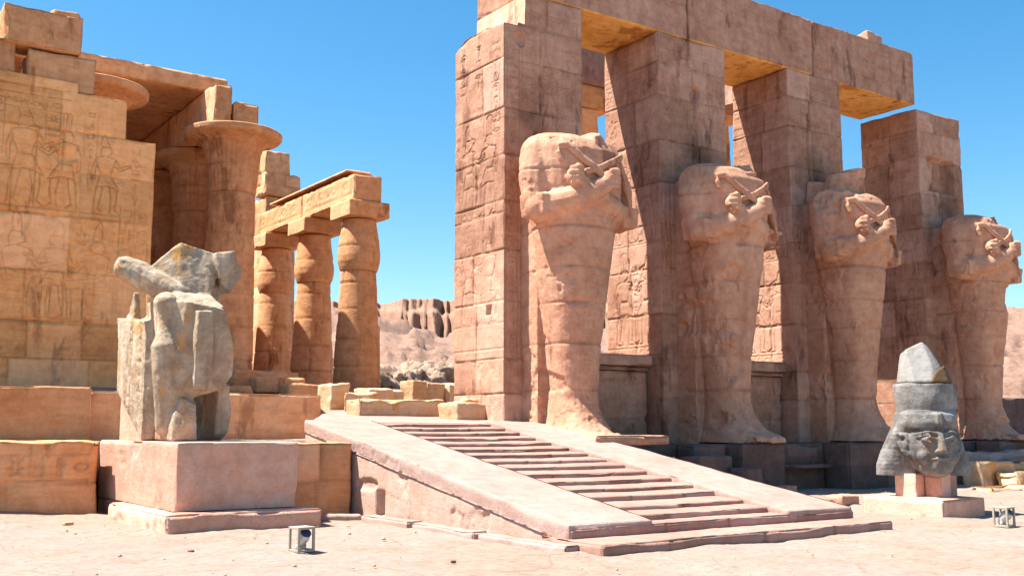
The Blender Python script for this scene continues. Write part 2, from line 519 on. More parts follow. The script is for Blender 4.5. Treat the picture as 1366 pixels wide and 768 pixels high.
# ------------------------------------------------------------------ masonry boxes
def stone_box(x0, x1, y0, y1, z0, z1, res=.05, seed=0, sides='LFRBT', carve=None, courses=None, block=1.3,
              joint=.042, jw=.018, rough=.012, chip=.05, bigchip=.0, ztop=None, jitter=.012, tint=.95, warp=None, shared_joints=None, spall=1.0):
    """a solid of dressed blocks: every face is a displaced grid with joints, chipped arrises and carved lines"""
    rng = np.random.default_rng(seed)
    carve = carve or {}
    if courses is None:
        courses = []
    lev = np.array([z0] + list(courses) + [z1])
    nx = max(2, int(math.ceil((x1 - x0) / res)) + 1)
    ny = max(2, int(math.ceil((y1 - y0) / res)) + 1)
    nz = max(2, int(math.ceil((z1 - z0) / res)) + 1)
    gx, gy, gz = np.linspace(x0, x1, nx), np.linspace(y0, y1, ny), np.linspace(z0, z1, nz)
    nrm = dict(L=(-1, 0, 0), R=(1, 0, 0), F=(0, -1, 0), B=(0, 1, 0), T=(0, 0, 1), D=(0, 0, -1))
    vj = {}
    for sd in 'LFRB':
        length = (y1 - y0) if sd in 'LR' else (x1 - x0)
        vj[sd] = []
        for k in range(len(lev) - 1):
            n = max(1, int(round(length / block + rng.uniform(-.3, .3))))
            cuts = [length * (i + rng.uniform(-.22, .22)) / n for i in range(1, n)]
            vj[sd].append(np.array(sorted(cuts)))
        if shared_joints and sd in shared_joints:
            vj[sd] = [np.array(c) for c in shared_joints[sd]]
    offs = {sd: rng.uniform(-jitter, jitter, (len(lev), 40)) for sd in 'LFRBTD'}
    tnt = {sd: rng.uniform(-1, 1, (len(lev), 40)) * tint for sd in 'LFRBTD'}
    off0 = rng.uniform(0, 50, 3)

    def st(sd, P):
        if sd == 'L': return y1 - P[:, 1], P[:, 2] - z0, y1 - y0, z1 - z0
        if sd == 'R': return P[:, 1] - y0, P[:, 2] - z0, y1 - y0, z1 - z0
        if sd == 'F': return P[:, 0] - x0, P[:, 2] - z0, x1 - x0, z1 - z0
        if sd == 'B': return x1 - P[:, 0], P[:, 2] - z0, x1 - x0, z1 - z0
        return P[:, 0] - x0, P[:, 1] - y0, x1 - x0, y1 - y0

    def depth(sd, P, zt):
        s, t, Ls, Lt = st(sd, P)
        Q = P + off0
        d = rough * (fbm(Q, 2.2, 5, seed) + .6)
        n1 = fbm(Q, 1.3, 4, seed + 5)
        r = chip * (.35 + np.clip(n1 + .25, 0, 1) * 1.6)
        if bigchip > 0:
            r = r + bigchip * np.clip(fbm(Q, .9, 3, seed + 9) - .12, 0, 1) * 3
        tt = np.minimum(t, Lt - t) if sd in 'TD' else np.minimum(zt - P[:, 2], 9)
        e = np.minimum(np.minimum(s, Ls - s), tt)
        d = d + r * np.clip(1 - e / (r * 1.6 + 1e-6), 0, 1) ** 2 * .8
        tn = np.zeros(len(P))
        if sd in 'LFRB':
            wob = .014 * fbm(Q, 1.7, 3, seed + 3)
            z = P[:, 2] + wob
            k = np.clip(np.searchsorted(lev, z) - 1, 0, len(lev) - 2)
            dj = np.full(len(P), 9.0)
            for c in courses:
                dj = np.minimum(dj, np.abs(z - c))
            for kk in range(len(lev) - 1):
                msk = k == kk
                if not msk.any():
                    continue
                cuts = vj[sd][kk]
                sw = s[msk] + .012 * fbm(Q[msk], 2.1, 2, seed + 4)
                b = np.searchsorted(cuts, sw) if len(cuts) else np.zeros(msk.sum(), int)
                tn[msk] = tnt[sd][kk, b % 40]
                d[msk] += offs[sd][kk, b % 40] + jitter
                if len(cuts):
                    dm = np.abs(sw[:, None] - cuts[None, :]).min(1)
                    dj[msk] = np.minimum(dj[msk], dm)
            gap = np.clip(.55 + .9 * fbm(Q, 1.1, 3, seed + 7), .12, 1.3)
            d = d + joint * gap * np.exp(-(dj / (jw * (.6 + gap))) ** 2)
            if joint > .01:
                tn = tn - 1.6 * gap * np.exp(-(dj / (.016 + .022 * gap)) ** 2)
            # spalled arrises along some joints
            sp = np.clip(fbm(Q, 1.5, 4, seed + 12) - .16, 0, 1)
            d = d + spall * .20 * sp * np.exp(-(dj / .10) ** 2)
            sc = np.clip(fbm(Q, 1.15, 5, seed + 15) - .30, 0, .12)
            d = d + spall * sc * .30
        if sd in carve:
            wear = np.clip(1.0 + .9 * fbm(Q, .8, 3, seed + 21), .25, 1.15)
            d = d + carve[sd].at(s, t) * wear
        return d, tn

    AV, AF, AT = [], [], []
    base = 0
    coarse = lambda g: np.linspace(g[0], g[-1], max(2, len(g) // 4))
    fine_axes = (gx, gy, gz)
    for sd in sides:
        gx, gy, gz = fine_axes if sd.isupper() else tuple(coarse(g) for g in fine_axes)
        sd = sd.upper()
        if sd in 'LR':
            A, Bz = np.meshgrid(gy, gz)
            P = np.stack([np.full_like(A, x0 if sd == 'L' else x1), A, Bz], -1)
        elif sd in 'FB':
            A, Bz = np.meshgrid(gx, gz)
            P = np.stack([A, np.full_like(A, y0 if sd == 'F' else y1), Bz], -1)
        else:
            A, Bz = np.meshgrid(gx, gy)
            P = np.stack([A, Bz, np.full_like(A, z1 if sd == 'T' else z0)], -1)
        sh = P.shape[:2]
        P = P.reshape(-1, 3)
        zt = np.full(len(P), z1) if ztop is None else np.minimum(z1, ztop(P[:, 0], P[:, 1]))
        if ztop is not None:
            P = P.copy()
            P[:, 2] = np.minimum(P[:, 2], zt)
        d, tn = depth(sd, P, zt)
        V = P - np.array(nrm[sd]) * d[:, None]
        eps = 1e-6
        for o in 'LRFBTD':
            if o == sd or (o == 'T' and ztop is not None and sd != 'T'):
                continue
            if o == 'L': on = np.abs(P[:, 0] - x0) < eps
            elif o == 'R': on = np.abs(P[:, 0] - x1) < eps
            elif o == 'F': on = np.abs(P[:, 1] - y0) < eps
            elif o == 'B': on = np.abs(P[:, 1] - y1) < eps
            elif o == 'T': on = np.abs(P[:, 2] - z1) < eps
            else: on = (np.abs(P[:, 2] - z0) < eps) & ('D' in sides)
            if on.any():
                dd, _ = depth(o, P[on], zt[on])
                V[on] -= np.array(nrm[o]) * dd[:, None]
        if warp is not None:
            V = warp(V)
        idx = np.arange(sh[0] * sh[1]).reshape(sh) + base
        q = np.stack([idx[:-1, :-1], idx[:-1, 1:], idx[1:, 1:], idx[1:, :-1]], -1).reshape(-1, 4)
        if sd in 'LBD':
            q = q[:, ::-1]
        AV.append(V); AF.append(q); AT.append(tn)
        base += len(V)
    return np.concatenate(AV), np.concatenate(AF), np.concatenate(AT)

def levels(z0, z1, h, rng, var=.25):
    out, z = [], z0
    while True:
        z += h * (1 + rng.uniform(-var, var))
        if z > z1 - h * .45:
            break
        out.append(z)
    return out

def sbox(name, mat, *a, parent=None, **k):
    V, F, T = stone_box(*a, **k)
    o = mesh_obj(name, V, F, mat, tint=T)
    if parent:
        child(o, parent)
    return o

# ------------------------------------------------------------------ union of shapes by voxels (statues, rocks)
def bm_ellipsoid(bm, c, r, rot=None, seg=20):
    res = bmesh.ops.create_uvsphere(bm, u_segments=seg, v_segments=seg // 2 + 2, radius=1)
    m = Matrix.Translation(Vector(c)) @ (rot.to_4x4() if rot else Matrix.Identity(4)) @ Matrix.Diagonal((r[0], r[1], r[2], 1))
    bmesh.ops.transform(bm, matrix=m, verts=res['verts'])

def bm_box(bm, c, size, rot=None, taper=None):
    res = bmesh.ops.create_cube(bm, size=1)
    if taper:
        for v in res['verts']:
            if v.co.z > 0:
                v.co.x *= taper[0]; v.co.y *= taper[1]
    m = Matrix.Translation(Vector(c)) @ (rot.to_4x4() if rot else Matrix.Identity(4)) @ Matrix.Diagonal((size[0], size[1], size[2], 1))
    bmesh.ops.transform(bm, matrix=m, verts=res['verts'])

def bm_loft(bm, rings):
    """closed loft through rings of equal length"""
    vs = [[bm.verts.new(p) for p in r] for r in rings]
    n = len(vs[0])
    for a, b in zip(vs[:-1], vs[1:]):
        for i in range(n):
            bm.faces.new((a[i], a[(i + 1) % n], b[(i + 1) % n], b[i]))
    bm.faces.new(vs[0][::-1])
    bm.faces.new(vs[-1])

def sring(cx, cy, z, a, b, p=2.4, n=32):
    out = []
    for k in range(n):
        t = 2 * math.pi * k / n
        c, s = math.cos(t), math.sin(t)
        out.append((cx + a * math.copysign(abs(c) ** (2 / p), c), cy + b * math.copysign(abs(s) ** (2 / p), s), z))
    return out

def bm_capsule(bm, pts, rads, n=14, flat=1.0):
    """tapered tube through points with rounded ends"""
    pts = [Vector(p) for p in pts]
    rings = []
    P, R_ = [], []
    d0 = (pts[1] - pts[0]).normalized(); d1 = (pts[-1] - pts[-2]).normalized()
    for k in (.95, .7, .35):
        P.append(pts[0] - d0 * rads[0] * k); R_.append(rads[0] * math.sqrt(1 - k * k))
    for p, r in zip(pts, rads):
        P.append(p); R_.append(r)
    for k in (.35, .7, .95):
        P.append(pts[-1] + d1 * rads[-1] * k); R_.append(rads[-1] * math.sqrt(1 - k * k))
    for i, (p, r) in enumerate(zip(P, R_)):
        a = P[max(0, i - 1)]; b = P[min(len(P) - 1, i + 1)]
        t = (b - a).normalized()
        u = t.cross(Vector((0, 0, 1)))
        if u.length < .1:
            u = t.cross(Vector((1, 0, 0)))
        u.normalize(); v = t.cross(u)
        rings.append([p + u * r * math.cos(2 * math.pi * k / n) + v * r * flat * math.sin(2 * math.pi * k / n) for k in range(n)])
    bm_loft(bm, rings)

def bm_hull(bm, pts):
    vs = [bm.verts.new(p) for p in pts]
    r = bmesh.ops.convex_hull(bm, input=vs)
    bad = [g for g in r['geom_interior'] if isinstance(g, bmesh.types.BMVert)]
    if bad:
        bmesh.ops.delete(bm, geom=bad, context='VERTS')

def fuse(bm, voxel=.04, smooth=2, sfac=.5):
    """one continuous surface out of overlapping closed shapes; returns vertices, faces, normals"""
    bmesh.ops.recalc_face_normals(bm, faces=bm.faces[:])
    me = bpy.data.meshes.new('tmp')
    bm.to_mesh(me)
    bm.free()
    o = bpy.data.objects.new('tmp', me)
    COL.objects.link(o)
    r = o.modifiers.new('r', 'REMESH')
    r.mode = 'VOXEL'
    r.voxel_size = voxel
    if smooth:
        s = o.modifiers.new('s', 'SMOOTH')
        s.iterations = smooth
        s.factor = sfac
    dg = bpy.context.evaluated_depsgraph_get()
    ev = o.evaluated_get(dg)
    m2 = bpy.data.meshes.new_from_object(ev)
    n = len(m2.vertices)
    V = np.empty(n * 3, np.float32); m2.vertices.foreach_get('co', V); V = V.reshape(-1, 3).astype(float)
    N = np.empty(n * 3, np.float32); m2.vertex_normals.foreach_get('vector', N); N = N.reshape(-1, 3).astype(float)
    F = np.empty(len(m2.loops), np.int32); m2.loops.foreach_get('vertex_index', F)
    tot = np.empty(len(m2.polygons), np.int32); m2.polygons.foreach_get('loop_total', tot)
    if (tot == 4).all():
        F = F.reshape(-1, 4)
    else:
        st_ = np.concatenate([[0], np.cumsum(tot)[:-1]])
        F = [F[a:a + b].tolist() for a, b in zip(st_, tot)]
    bpy.data.objects.remove(o); bpy.data.meshes.remove(me); bpy.data.meshes.remove(m2)
    return V, F, N

def rock(name, loc, size, seed, mat, rotz=0, voxel=.05, boxy=.75, disp=.04, parent=None, cuts=5, tilt=(0, 0)):
    """a broken block: box-like hull with planes knocked off, then eroded"""
    rng = random.Random(seed)
    bm = bmesh.new()
    pts = []
    for sx in (-1, 1):
        for sy in (-1, 1):
            for sz in (-1, 1):
                pts.append((sx * .5 * rng.uniform(boxy, 1), sy * .5 * rng.uniform(boxy, 1), sz * .5 * rng.uniform(boxy, 1)))
    for k in range(cuts):
        a = rng.uniform(0, 6.28); z = rng.uniform(-.3, .5)
        pts.append((.52 * math.cos(a), .52 * math.sin(a), z))
    rot = Matrix.Rotation(rotz, 3, 'Z') @ Matrix.Rotation(tilt[0], 3, 'X') @ Matrix.Rotation(tilt[1], 3, 'Y')
    pts = [rot @ Vector((p[0] * size[0], p[1] * size[1], p[2] * size[2])) for p in pts]
    zmin = min(p.z for p in pts)
    pts = [p - Vector((0, 0, zmin)) for p in pts]
    bm_hull(bm, pts)
    V, F, N = fuse(bm, voxel, 1)
    L = V + np.array(loc)
    d = disp * (fbm(L, 1.6, 5, seed) * 1.4 + .5 * np.abs(fbm(L, 4.0, 4, seed + 3)))
    V = V - N * d[:, None]
    V[:, 2] -= .03
    o = mesh_obj(name, V, F, mat, tint=np.full(len(V), rng.uniform(-.5, .5)))
    o.location = loc
    if parent:
        o.parent = parent
    return o

# ================================================================== ground, terraces, hills
def axis(dense0, dense1, step, far):
    a = np.arange(dense0, dense1 + 1e-6, step)
    out = [-far, -far * .4, -far * .15, dense0 - 60, dense0 - 25, dense0 - 10, dense0 - 4]
    out2 = [dense1 + 4, dense1 + 10, dense1 + 25, dense1 + 60, far * .15, far * .4, far]
    return np.concatenate([out, a, out2])

def grid_mesh(X, Y, Z):
    P = np.stack([X, Y, Z], -1)
    sh = X.shape
    idx = np.arange(sh[0] * sh[1]).reshape(sh)
    q = np.stack([idx[:-1, :-1], idx[:-1, 1:], idx[1:, 1:], idx[1:, :-1]], -1).reshape(-1, 4)
    return P.reshape(-1, 3), q

gx = axis(-2, 46, .11, 3000.0); gy = axis(3, 26, .11, 3000.0)
X, Y = np.meshgrid(gx, gy)
Q = np.stack([X, Y, X * 0], -1)
fade = ((X > -6) & (X < 60) & (Y > 0) & (Y < 30)).astype(float)
Zg = fade * (.05 * fbm(Q, .35, 3, 3) + .045 * fbm(Q, 1.4, 5, 4) + .018 * np.clip(fbm(Q, 4.0, 2, 6), -.5, 0))
# worn paving slabs: flat plates with sunken edges in patches
slab = fbm(Q, .22, 3, 8)
cell = np.floor(X / 1.7 + .15 * fbm(Q, .5, 2, 9)) * 13.7 + np.floor(Y / 1.15 + .2 * fbm(Q, .5, 2, 10)) * 7.1
Zg = Zg + fade * np.clip(slab * 4, 0, 1) * (.028 * (np.sin(cell * 12.9898) * .5 + .5))
Zg = Zg - .02 * fade
# sand drifted against the low wall at the left
Zg = Zg + fade * .16 * np.exp(-((Y - 22.0) / 1.2) ** 2) * np.clip((6.5 - X) / 3, 0, 1)
V, F = grid_mesh(X, Y, Zg)
tag(mesh_obj('ground', V, F, M['ground']), kind='structure')

def sheet(name, x0, x1, y0, y1, zf, mat, step=.2, xl=None, amp=.03):
    nx, ny = int((x1 - x0) / step) + 2, int((y1 - y0) / step) + 2
    U, Vv = np.meshgrid(np.linspace(0, 1, nx), np.linspace(0, 1, ny))
    Y = y0 + Vv * (y1 - y0)
    left = x0 if xl is None else xl(Y)
    X = left + U * (x1 - left)
    Z = zf(X, Y) + amp * fbm(np.stack([X, Y, X * 0], -1), .9, 5, 31)
    # skirt all round so the sheet has an edge
    X = np.pad(X, 1, mode='edge'); Y = np.pad(Y, 1, mode='edge'); Z = np.pad(Z, 1, mode='edge')
    Z[0, :] -= 1.0; Z[-1, :] -= 1.0; Z[:, 0] -= 1.0; Z[:, -1] -= 1.0
    P, q = grid_mesh(X, Y, Z)
    return tag(mesh_obj(name, P, q, mat), kind='structure')

def sstep(a, b, x):
    t = np.clip((x - a) / (b - a), 0, 1)
    return t * t * (3 - 2 * t)

sheet('terrace', -30, 5.42, 22.25, 25.3, lambda x, y: 1.42 + 0 * x, M['ground'], .2)
sheet('terrace', 5.425, 12.2, 23.2, 25.3, lambda x, y: 1.42 + 0 * x, M['ground'], .2)
sheet('terrace_ledge', 7.7, 9.62, 19.35, 23.4, lambda x, y: 1.40 + 0 * x, M['ground'], .1, amp=.05)
sheet('landing', 9.5, 16.4, 21.65, 26.0, lambda x, y: 1.80 + .075 * (y - 21.6), M['stair'], .15, xl=lambda y: 9.56 + (y - 21.6) * .585)
def upper(x, y):
    left = sstep(11.9, 11.3, x)
    z25 = 2.08 + (.34 * left) - .25 * sstep(15, 17, x)
    return z25 + (3.12 - z25) * sstep(25, 35, y)
sheet('upper_terrace', -30, 75, 25.6, 62, upper, M['ground'], .35, amp=.07)

# far slopes and the cliff, built on arcs about the site
def terrain(name, a0, a1, na, rr, zf, mat):
    A, Rr = np.meshgrid(np.radians(np.linspace(a0, a1, na)), rr)
    Xo = np.sin(A) * Rr; Yo = np.cos(A) * Rr
    Q = np.stack([Xo, Yo, Xo * 0], -1)
    Xo, Yo, Z = zf(A, Rr, Xo, Yo, Q)
    P, q = grid_mesh(Xo, Yo, Z)
    return tag(mesh_obj(name, P, q[:, ::-1], mat), kind='structure')

def slope_z(A, R_, X, Y, Q):
    a = np.degrees(A)
    right = sstep(48, 62, a)
    t = np.clip((R_ - 62) / 300, 0, 1)
    zc = 2.6 + 30 * t ** 1.15 + right * 4 * t ** 1.0
    ridge = 1 - np.abs(fbm(Q, .018, 5, 41))
    z = zc + t * 11 * (ridge - .75) + 3.2 * sstep(0, .1, t) * fbm(Q, .06, 6, 44, .6)
    z = z + 7 * sstep(31.5, 27, a) * t * t + sstep(.02, .12, t) * 12 * np.clip(fbm(Q, .20, 4, 55) - .24, 0, .12) + 9 * np.clip(fbm(Q, .07, 5, 56) - .2, 0, .2)
    # ledges of the old brick vaults in the middle distance
    near = np.exp(-((R_ - 85) / 18) ** 2)
    z = z + near * (2.2 * np.clip(fbm(Q, .16, 4, 47) + .1, -.3, 1))
    terr = np.floor(z / 1.6) * 1.6 + 1.6 * sstep(.55, .95, (z / 1.6) % 1)
    k = np.clip(fbm(Q, .03, 3, 51) * 2 + .4, 0, 1)
    z = z * (1 - k * .6) + terr * k * .6
    return X, Y, z
M['slope'] = stone('scree', (.24, .148, .108), (.29, .19, .145), (.155, .09, .062), (.085, .05, .033), .63, grain=3.0, bump=.6, vstreak=0.0)
terrain('scree_slope', -12, 80, 620, np.concatenate([np.linspace(60, 140, 110), np.linspace(142, 420, 150)]), slope_z, M['slope'])

def cliff_z(A, R_, X, Y, Q):
    # R_ runs 0..1 up the face here
    h = R_
    a = np.degrees(A)
    A3 = lambda s, hz: np.stack([a * s, h * hz, h * 0], -1)
    lean = .25 * fbm(A3(.3, 1.4), 1, 2, 68)
    B3 = np.stack([(a + lean * 3) * .34, h * .12, h * 0], -1)
    butt = np.abs(fbm(B3, 1, 3, 61, .4))                        # broad buttresses split by sharp gullies
    ribs = np.abs(fbm(np.stack([(a + lean) * 1.6, h * .35, h * 0], -1), 1, 4, 62))
    r = 330 - 17 * np.minimum(butt * 2.2, 1) ** .7 - 7 * np.minimum(ribs * 2.5, 1) ** .8 + 1.6 * fbm(A3(5, 4), 1, 4, 63)
    r = r + 25 * h + 7 * sstep(.80, .90, h + .1 * fbm(A3(1.2, 0), 1, 3, 67))
    top = 43.0 + 1.2 * fbm(A3(.6, 0), 1, 5, 64)
    top = top - 16 * sstep(42, 52, a)
    z = 14 + (top - 14) * np.minimum(h, 1) + .5 * fbm(A3(2.2, 4), 1, 3, 65) * (h < 1)
    r = r + np.clip(h - 1, 0, 5) * 200
    return np.sin(A) * r, np.cos(A) * r, z
terrain('cliff', -10, 62, 900, np.concatenate([np.linspace(0, 1, 70), [1.03, 1.2, 2.0]]), cliff_z, M['cliff'])
# ================================================================== the portico on the right
rng0 = random.Random(11)
PF, PB = 22.0, 24.45                      # front and back of the pillars
PLEV = [2.55, 3.44, 4.92, 6.24, 7.53, 8.74, 10.0, 11.35, 12.35]

def side_carve(seed, first=False):
    rng = random.Random(seed)
    c = Carve(2.45, 12.0, .012)
    if first:
        c.lines(glyph_column(.25, 9.5, 10.95, .42, rng, lines=False) + glyph_column(1.0, 9.7, 11.0, .42, rng, lines=False) + glyph_column(1.85, 8.3, 10.9, .42, rng, cart=.5), .016, .03)
        c.lines(figure(STAND, .72, 6.25, 2.35), .021, .05)
        c.lines(figure(GOD, 1.72, 6.25, 2.3, True), .021, .05)
        c.lines([[(.05, 6.2), (2.4, 6.2)]], .03, .03)
        c.lines(figure(GOD, .75, 3.4, 2.3), .018, .036)
        c.lines(figure(STAND, 1.75, 3.4, 2.2, True), .018, .036)
        c.lines([[(.05, 3.35), (2.4, 3.35)], [(.05, 2.7), (2.4, 2.7)]], .018, .03)
        c.lines(glyph_column(1.1, 4.6, 5.8, .25, rng, lines=False), .02, .02)
        c.pit(1.72, 3.72, .11, .13, .28, 3, True)
    else:
        y = 12.0 - .75
        c.lines(glyph_row(.1, 2.35, 11.2, .55, rng), .017, .026)
        c.lines(glyph_row(.1, 2.35, 10.45, .60, rng), .017, .026)
        c.lines(glyph_column(.25, 8.2, 10.0, .40, rng, lines=False) + glyph_column(1.65, 8.1, 10.1, .42, rng), .017, .026)
        c.lines(figure(STAND, .85, 6.1, 2.5), .021, .034)
        c.lines(figure(GOD, 1.85, 6.1, 2.4, True), .021, .034)
        c.lines(figure(GOD, .80, 3.1, 2.35), .021, .034)
        c.lines(figure(STAND, 1.78, 3.1, 2.3, True), .021, .034)
        c.lines([[(.05, 6.02), (2.4, 6.02)], [(.05, 3.0), (2.4, 3.0)], [(.05, 2.75), (2.4, 2.75)]], .018, .03)
        c.lines(glyph_row(.3, 2.2, 2.78, .2, rng, False), .016, .02)
        c.lines(glyph_column(1.22, 3.9, 5.4, .25, rng, lines=False), .02, .022)
    return c

def front_carve(seed, w=2.66, deep=.03):
    rng = random.Random(seed)
    c = Carve(w, 12.1, .014)
    c.lines(glyph_column(.12, 8.0, 10.8, .40, rng) + glyph_column(.62, 9.0, 11.2, .42, rng) + glyph_column(1.95, 8.4, 11.0, .45, rng), .020, deep)
    c.lines(figure(STAND, 1.45, 8.6, 1.9), .022, deep * 1.4)
    c.lines(glyph_column(.10, 2.0, 7.6, .36, rng), .020, deep)
    c.lines(glyph_column(w - .42, 1.6, 7.4, .34, rng), .020, deep)
    c.lines(glyph_row(.1, w - .1, 11.3, .5, rng), .020, deep)
    return c

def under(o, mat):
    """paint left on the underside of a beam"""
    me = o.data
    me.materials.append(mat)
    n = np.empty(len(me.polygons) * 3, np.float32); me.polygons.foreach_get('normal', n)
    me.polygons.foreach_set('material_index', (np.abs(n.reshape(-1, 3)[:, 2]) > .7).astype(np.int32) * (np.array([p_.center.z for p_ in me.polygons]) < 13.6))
pillars = []
PILLARS = [
    (15.04, 17.69, 13.25, 'broad sandstone end pillar with a sunlit carved side, nearest the top of the stairs', 5),
    (20.48, 23.30, 13.25, 'second sandstone pillar from the stairs, behind the statue with the square broken chest stump', 6),
    (26.13, 28.82, 13.25, 'third sandstone pillar, behind the headless statue that keeps its neck', 7),
    (33.06, 35.77, 13.18, 'low end pillar with a square niche cut high in its front, no lintel on it', 8),
]
for k, (x0, x1, zt, lab, sd) in enumerate(PILLARS):
    fc = front_carve(100 + sd, x1 - x0)
    if k == 3:
        fc.pit(1.34, 9.82, .80, .66, .55, 4, True)
        fc.lines([[(1.0, 10.6), (1.0, 11.4)]], .07, .12)
    elif k == 2:
        fc.lines([[(1.0, 8.6), (.93, 9.6), (1.0, 10.5)]], .09, .14)
        fc.pit(1.0, 10.7, .16, .22, .15, 6)
    elif k == 1:
        fc.lines([[(1.55, 9.2), (1.5, 10.4)]], .07, .10)
        fc.pit(1.5, 10.6, .2, .3, .16, 7)
    else:
        fc.pit(.55, 10.9, .22, .25, .12, 8)
        fc.pit(1.2, 8.3, .25, .35, .08, 9)
    def zt_f(x, y, k=k):
        if k == 0:
            n = .22 * fbm(np.stack([x * 0, y, y * 0], -1), 1.6, 4, 77)
            return np.where(x < 15.74, 12.40 + n * (x < 15.5) - .35 * np.clip((y - 23.9) / .55, 0, 1), 13.25)
        if k == 3:
            return 13.12 + .05 * fbm(np.stack([x, y, y * 0], -1), 1.5, 3, 78)
        return np.full_like(x, 13.25)
    V, F, T = stone_box(x0, x1, PF, PB, 1.0, zt, (.024, .026, .028, .034)[k], seed=sd, sides='LFrbT',
                        carve=dict(L=side_carve(50 + sd, k == 0), F=fc), courses=PLEV, block=1.25, chip=.04, bigchip=.05, ztop=zt_f, jitter=.009, rough=.007, spall=.5, joint=.042, tint=.9)
    cxp = (x0 + x1) / 2
    on_front = V[:, 1] < PF + .12
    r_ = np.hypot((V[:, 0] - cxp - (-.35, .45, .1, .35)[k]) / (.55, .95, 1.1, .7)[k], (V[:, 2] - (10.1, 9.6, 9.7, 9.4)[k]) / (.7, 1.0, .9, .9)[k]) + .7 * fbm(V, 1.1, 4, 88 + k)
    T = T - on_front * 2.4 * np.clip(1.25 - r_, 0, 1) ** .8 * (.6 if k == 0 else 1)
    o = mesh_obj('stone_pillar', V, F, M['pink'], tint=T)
    tag(o, lab, 'pillar', 'pillars of the portico with headless statues')
    pillars.append(o)

# lintel of three beams
lin = empty('lintel', (24.4, 23.2, 13.25))
tag(lin, 'long sandstone lintel spanning the four pillars behind the headless statues', 'lintel')
cuts = [15.74, 21.77, 27.5, 33.1]
for k in range(3):
    a, b = cuts[k] + (.004 if k else 0), cuts[k + 1] - .004
    rng = random.Random(70 + k)
    c = Carve(b - a, 2.7)
    if k == 0:
        c.lines(glyph_column(3.2, .3, 1.7, .4, rng), .02, .012)
    if k == 1:
        c.lines(glyph_column(1.2, .3, 1.6, .4, rng) + glyph_column(3.6, .2, 1.6, .45, rng), .022, .012)
    if k == 2:
        c.lines(glyph_row(2.7, 5.4, .72, .85, rng, False), .05, .05)
        c.lines(glyph_row(3.2, 5.2, .25, .4, rng, False), .03, .02)
        c.lines([[(.7, .1), (.7, 1.6)], [(1.0, .3), (1.0, 1.5)]], .04, .03)
    db = Carve(b - a, 2.5)
    db.lines(glyph_row(.3, b - a - .3, .4, .6, rng) + glyph_row(.3, b - a - .3, 1.3, .6, rng), .03, .03)
    def zl(x, y, k=k):
        return 15.19 - .07 * np.clip(fbm(np.stack([x, y * .4, y * 0], -1), 2.6, 4, 90), 0, 1)
    lb = sbox('lintel_beam', M['pink'], a, b, PF + .012, PB - .01, 13.255, 15.22, .045, seed=30 + k, sides='LFrbTD', courses=[] if k else [14.3],
         block=9, chip=.03, bigchip=.03, tint=.25, carve=dict(F=c, D=db), ztop=zl, parent=lin)
    under(lb, M['ochre_bounce'])
# the piece of the first course that closes over the end pillar is in the pillar itself
tag(rock('loose_stone', (30.95, 22.35, 15.12), (.95, .7, .42), 5, M['pink'], voxel=.05, disp=.03), 'small loose stone lying on top of the lintel near its right end', 'stone')

# unseen roof slab, added behind the third bay to shade the niche pillar
o = sbox('shade_slab', M['pink'], 28.4, 33.05, 24.47, 27.7, 13.62, 14.6, .15, seed=44, sides='LFRBTD', block=9)
tag(o, 'unseen slab added behind the lintel to shade the pillar with the niche', 'roof slab')
# rear piers and beams seen through the bays
o = sbox('rear_pier', M['orange'], 20.9, 23.58, 28.4, 30.2, 1.0, 13.0, .12, seed=45, sides='LFRBT', courses=levels(1, 13, 1.3, rng0))
tag(o, 'stone pier behind the first bay, holding two stepped beams', 'pier')
o = sbox('rear_beam', M['orange'], 19.6, 24.2, 28.45, 30.1, 13.005, 13.9, .09, seed=46, sides='LFRBTD', block=9)
tag(o, 'lower of two stepped stone beams seen through the first bay', 'beam')
o = sbox('rear_beam', M['pink'], 19.6, 24.47, 28.4, 30.15, 13.905, 15.6, .09, seed=47, sides='LFRBTD', block=9)
tag(o, 'upper of two stepped stone beams seen through the first bay', 'beam')
o = sbox('rear_pier', M['orange'], 27.7, 30.3, 28.4, 30.2, 1.0, 13.8, .2, seed=48, sides='LFRBT', courses=levels(1, 13, 1.3, rng0))
tag(o, 'stone pier behind the second bay, holding a single dark beam', 'pier')
o = sbox('rear_beam', M['orange'], 27.0, 31.15, 28.4, 30.1, 13.805, 15.7, .09, seed=49, sides='LFRBTD', block=9)
tag(o, 'single stone beam seen through the second bay', 'beam')

# platform under the statues
plat = empty('stone_platform', (26, 22, 0))
tag(plat, 'long dark stone platform carrying the headless statues and pillars', 'platform')
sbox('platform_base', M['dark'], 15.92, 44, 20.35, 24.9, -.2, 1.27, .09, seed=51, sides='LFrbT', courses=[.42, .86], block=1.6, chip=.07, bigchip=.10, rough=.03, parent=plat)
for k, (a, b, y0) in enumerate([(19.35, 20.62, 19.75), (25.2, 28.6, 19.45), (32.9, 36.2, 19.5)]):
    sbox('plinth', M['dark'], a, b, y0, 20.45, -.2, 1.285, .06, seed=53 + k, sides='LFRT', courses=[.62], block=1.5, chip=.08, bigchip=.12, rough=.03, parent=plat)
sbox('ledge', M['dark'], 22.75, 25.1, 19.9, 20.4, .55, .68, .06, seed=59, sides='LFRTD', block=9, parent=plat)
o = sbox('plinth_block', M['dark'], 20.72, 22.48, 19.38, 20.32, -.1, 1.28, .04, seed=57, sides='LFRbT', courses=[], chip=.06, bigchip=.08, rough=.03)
tag(o, 'squared dark block with a pale top, standing before the second statue', 'block')
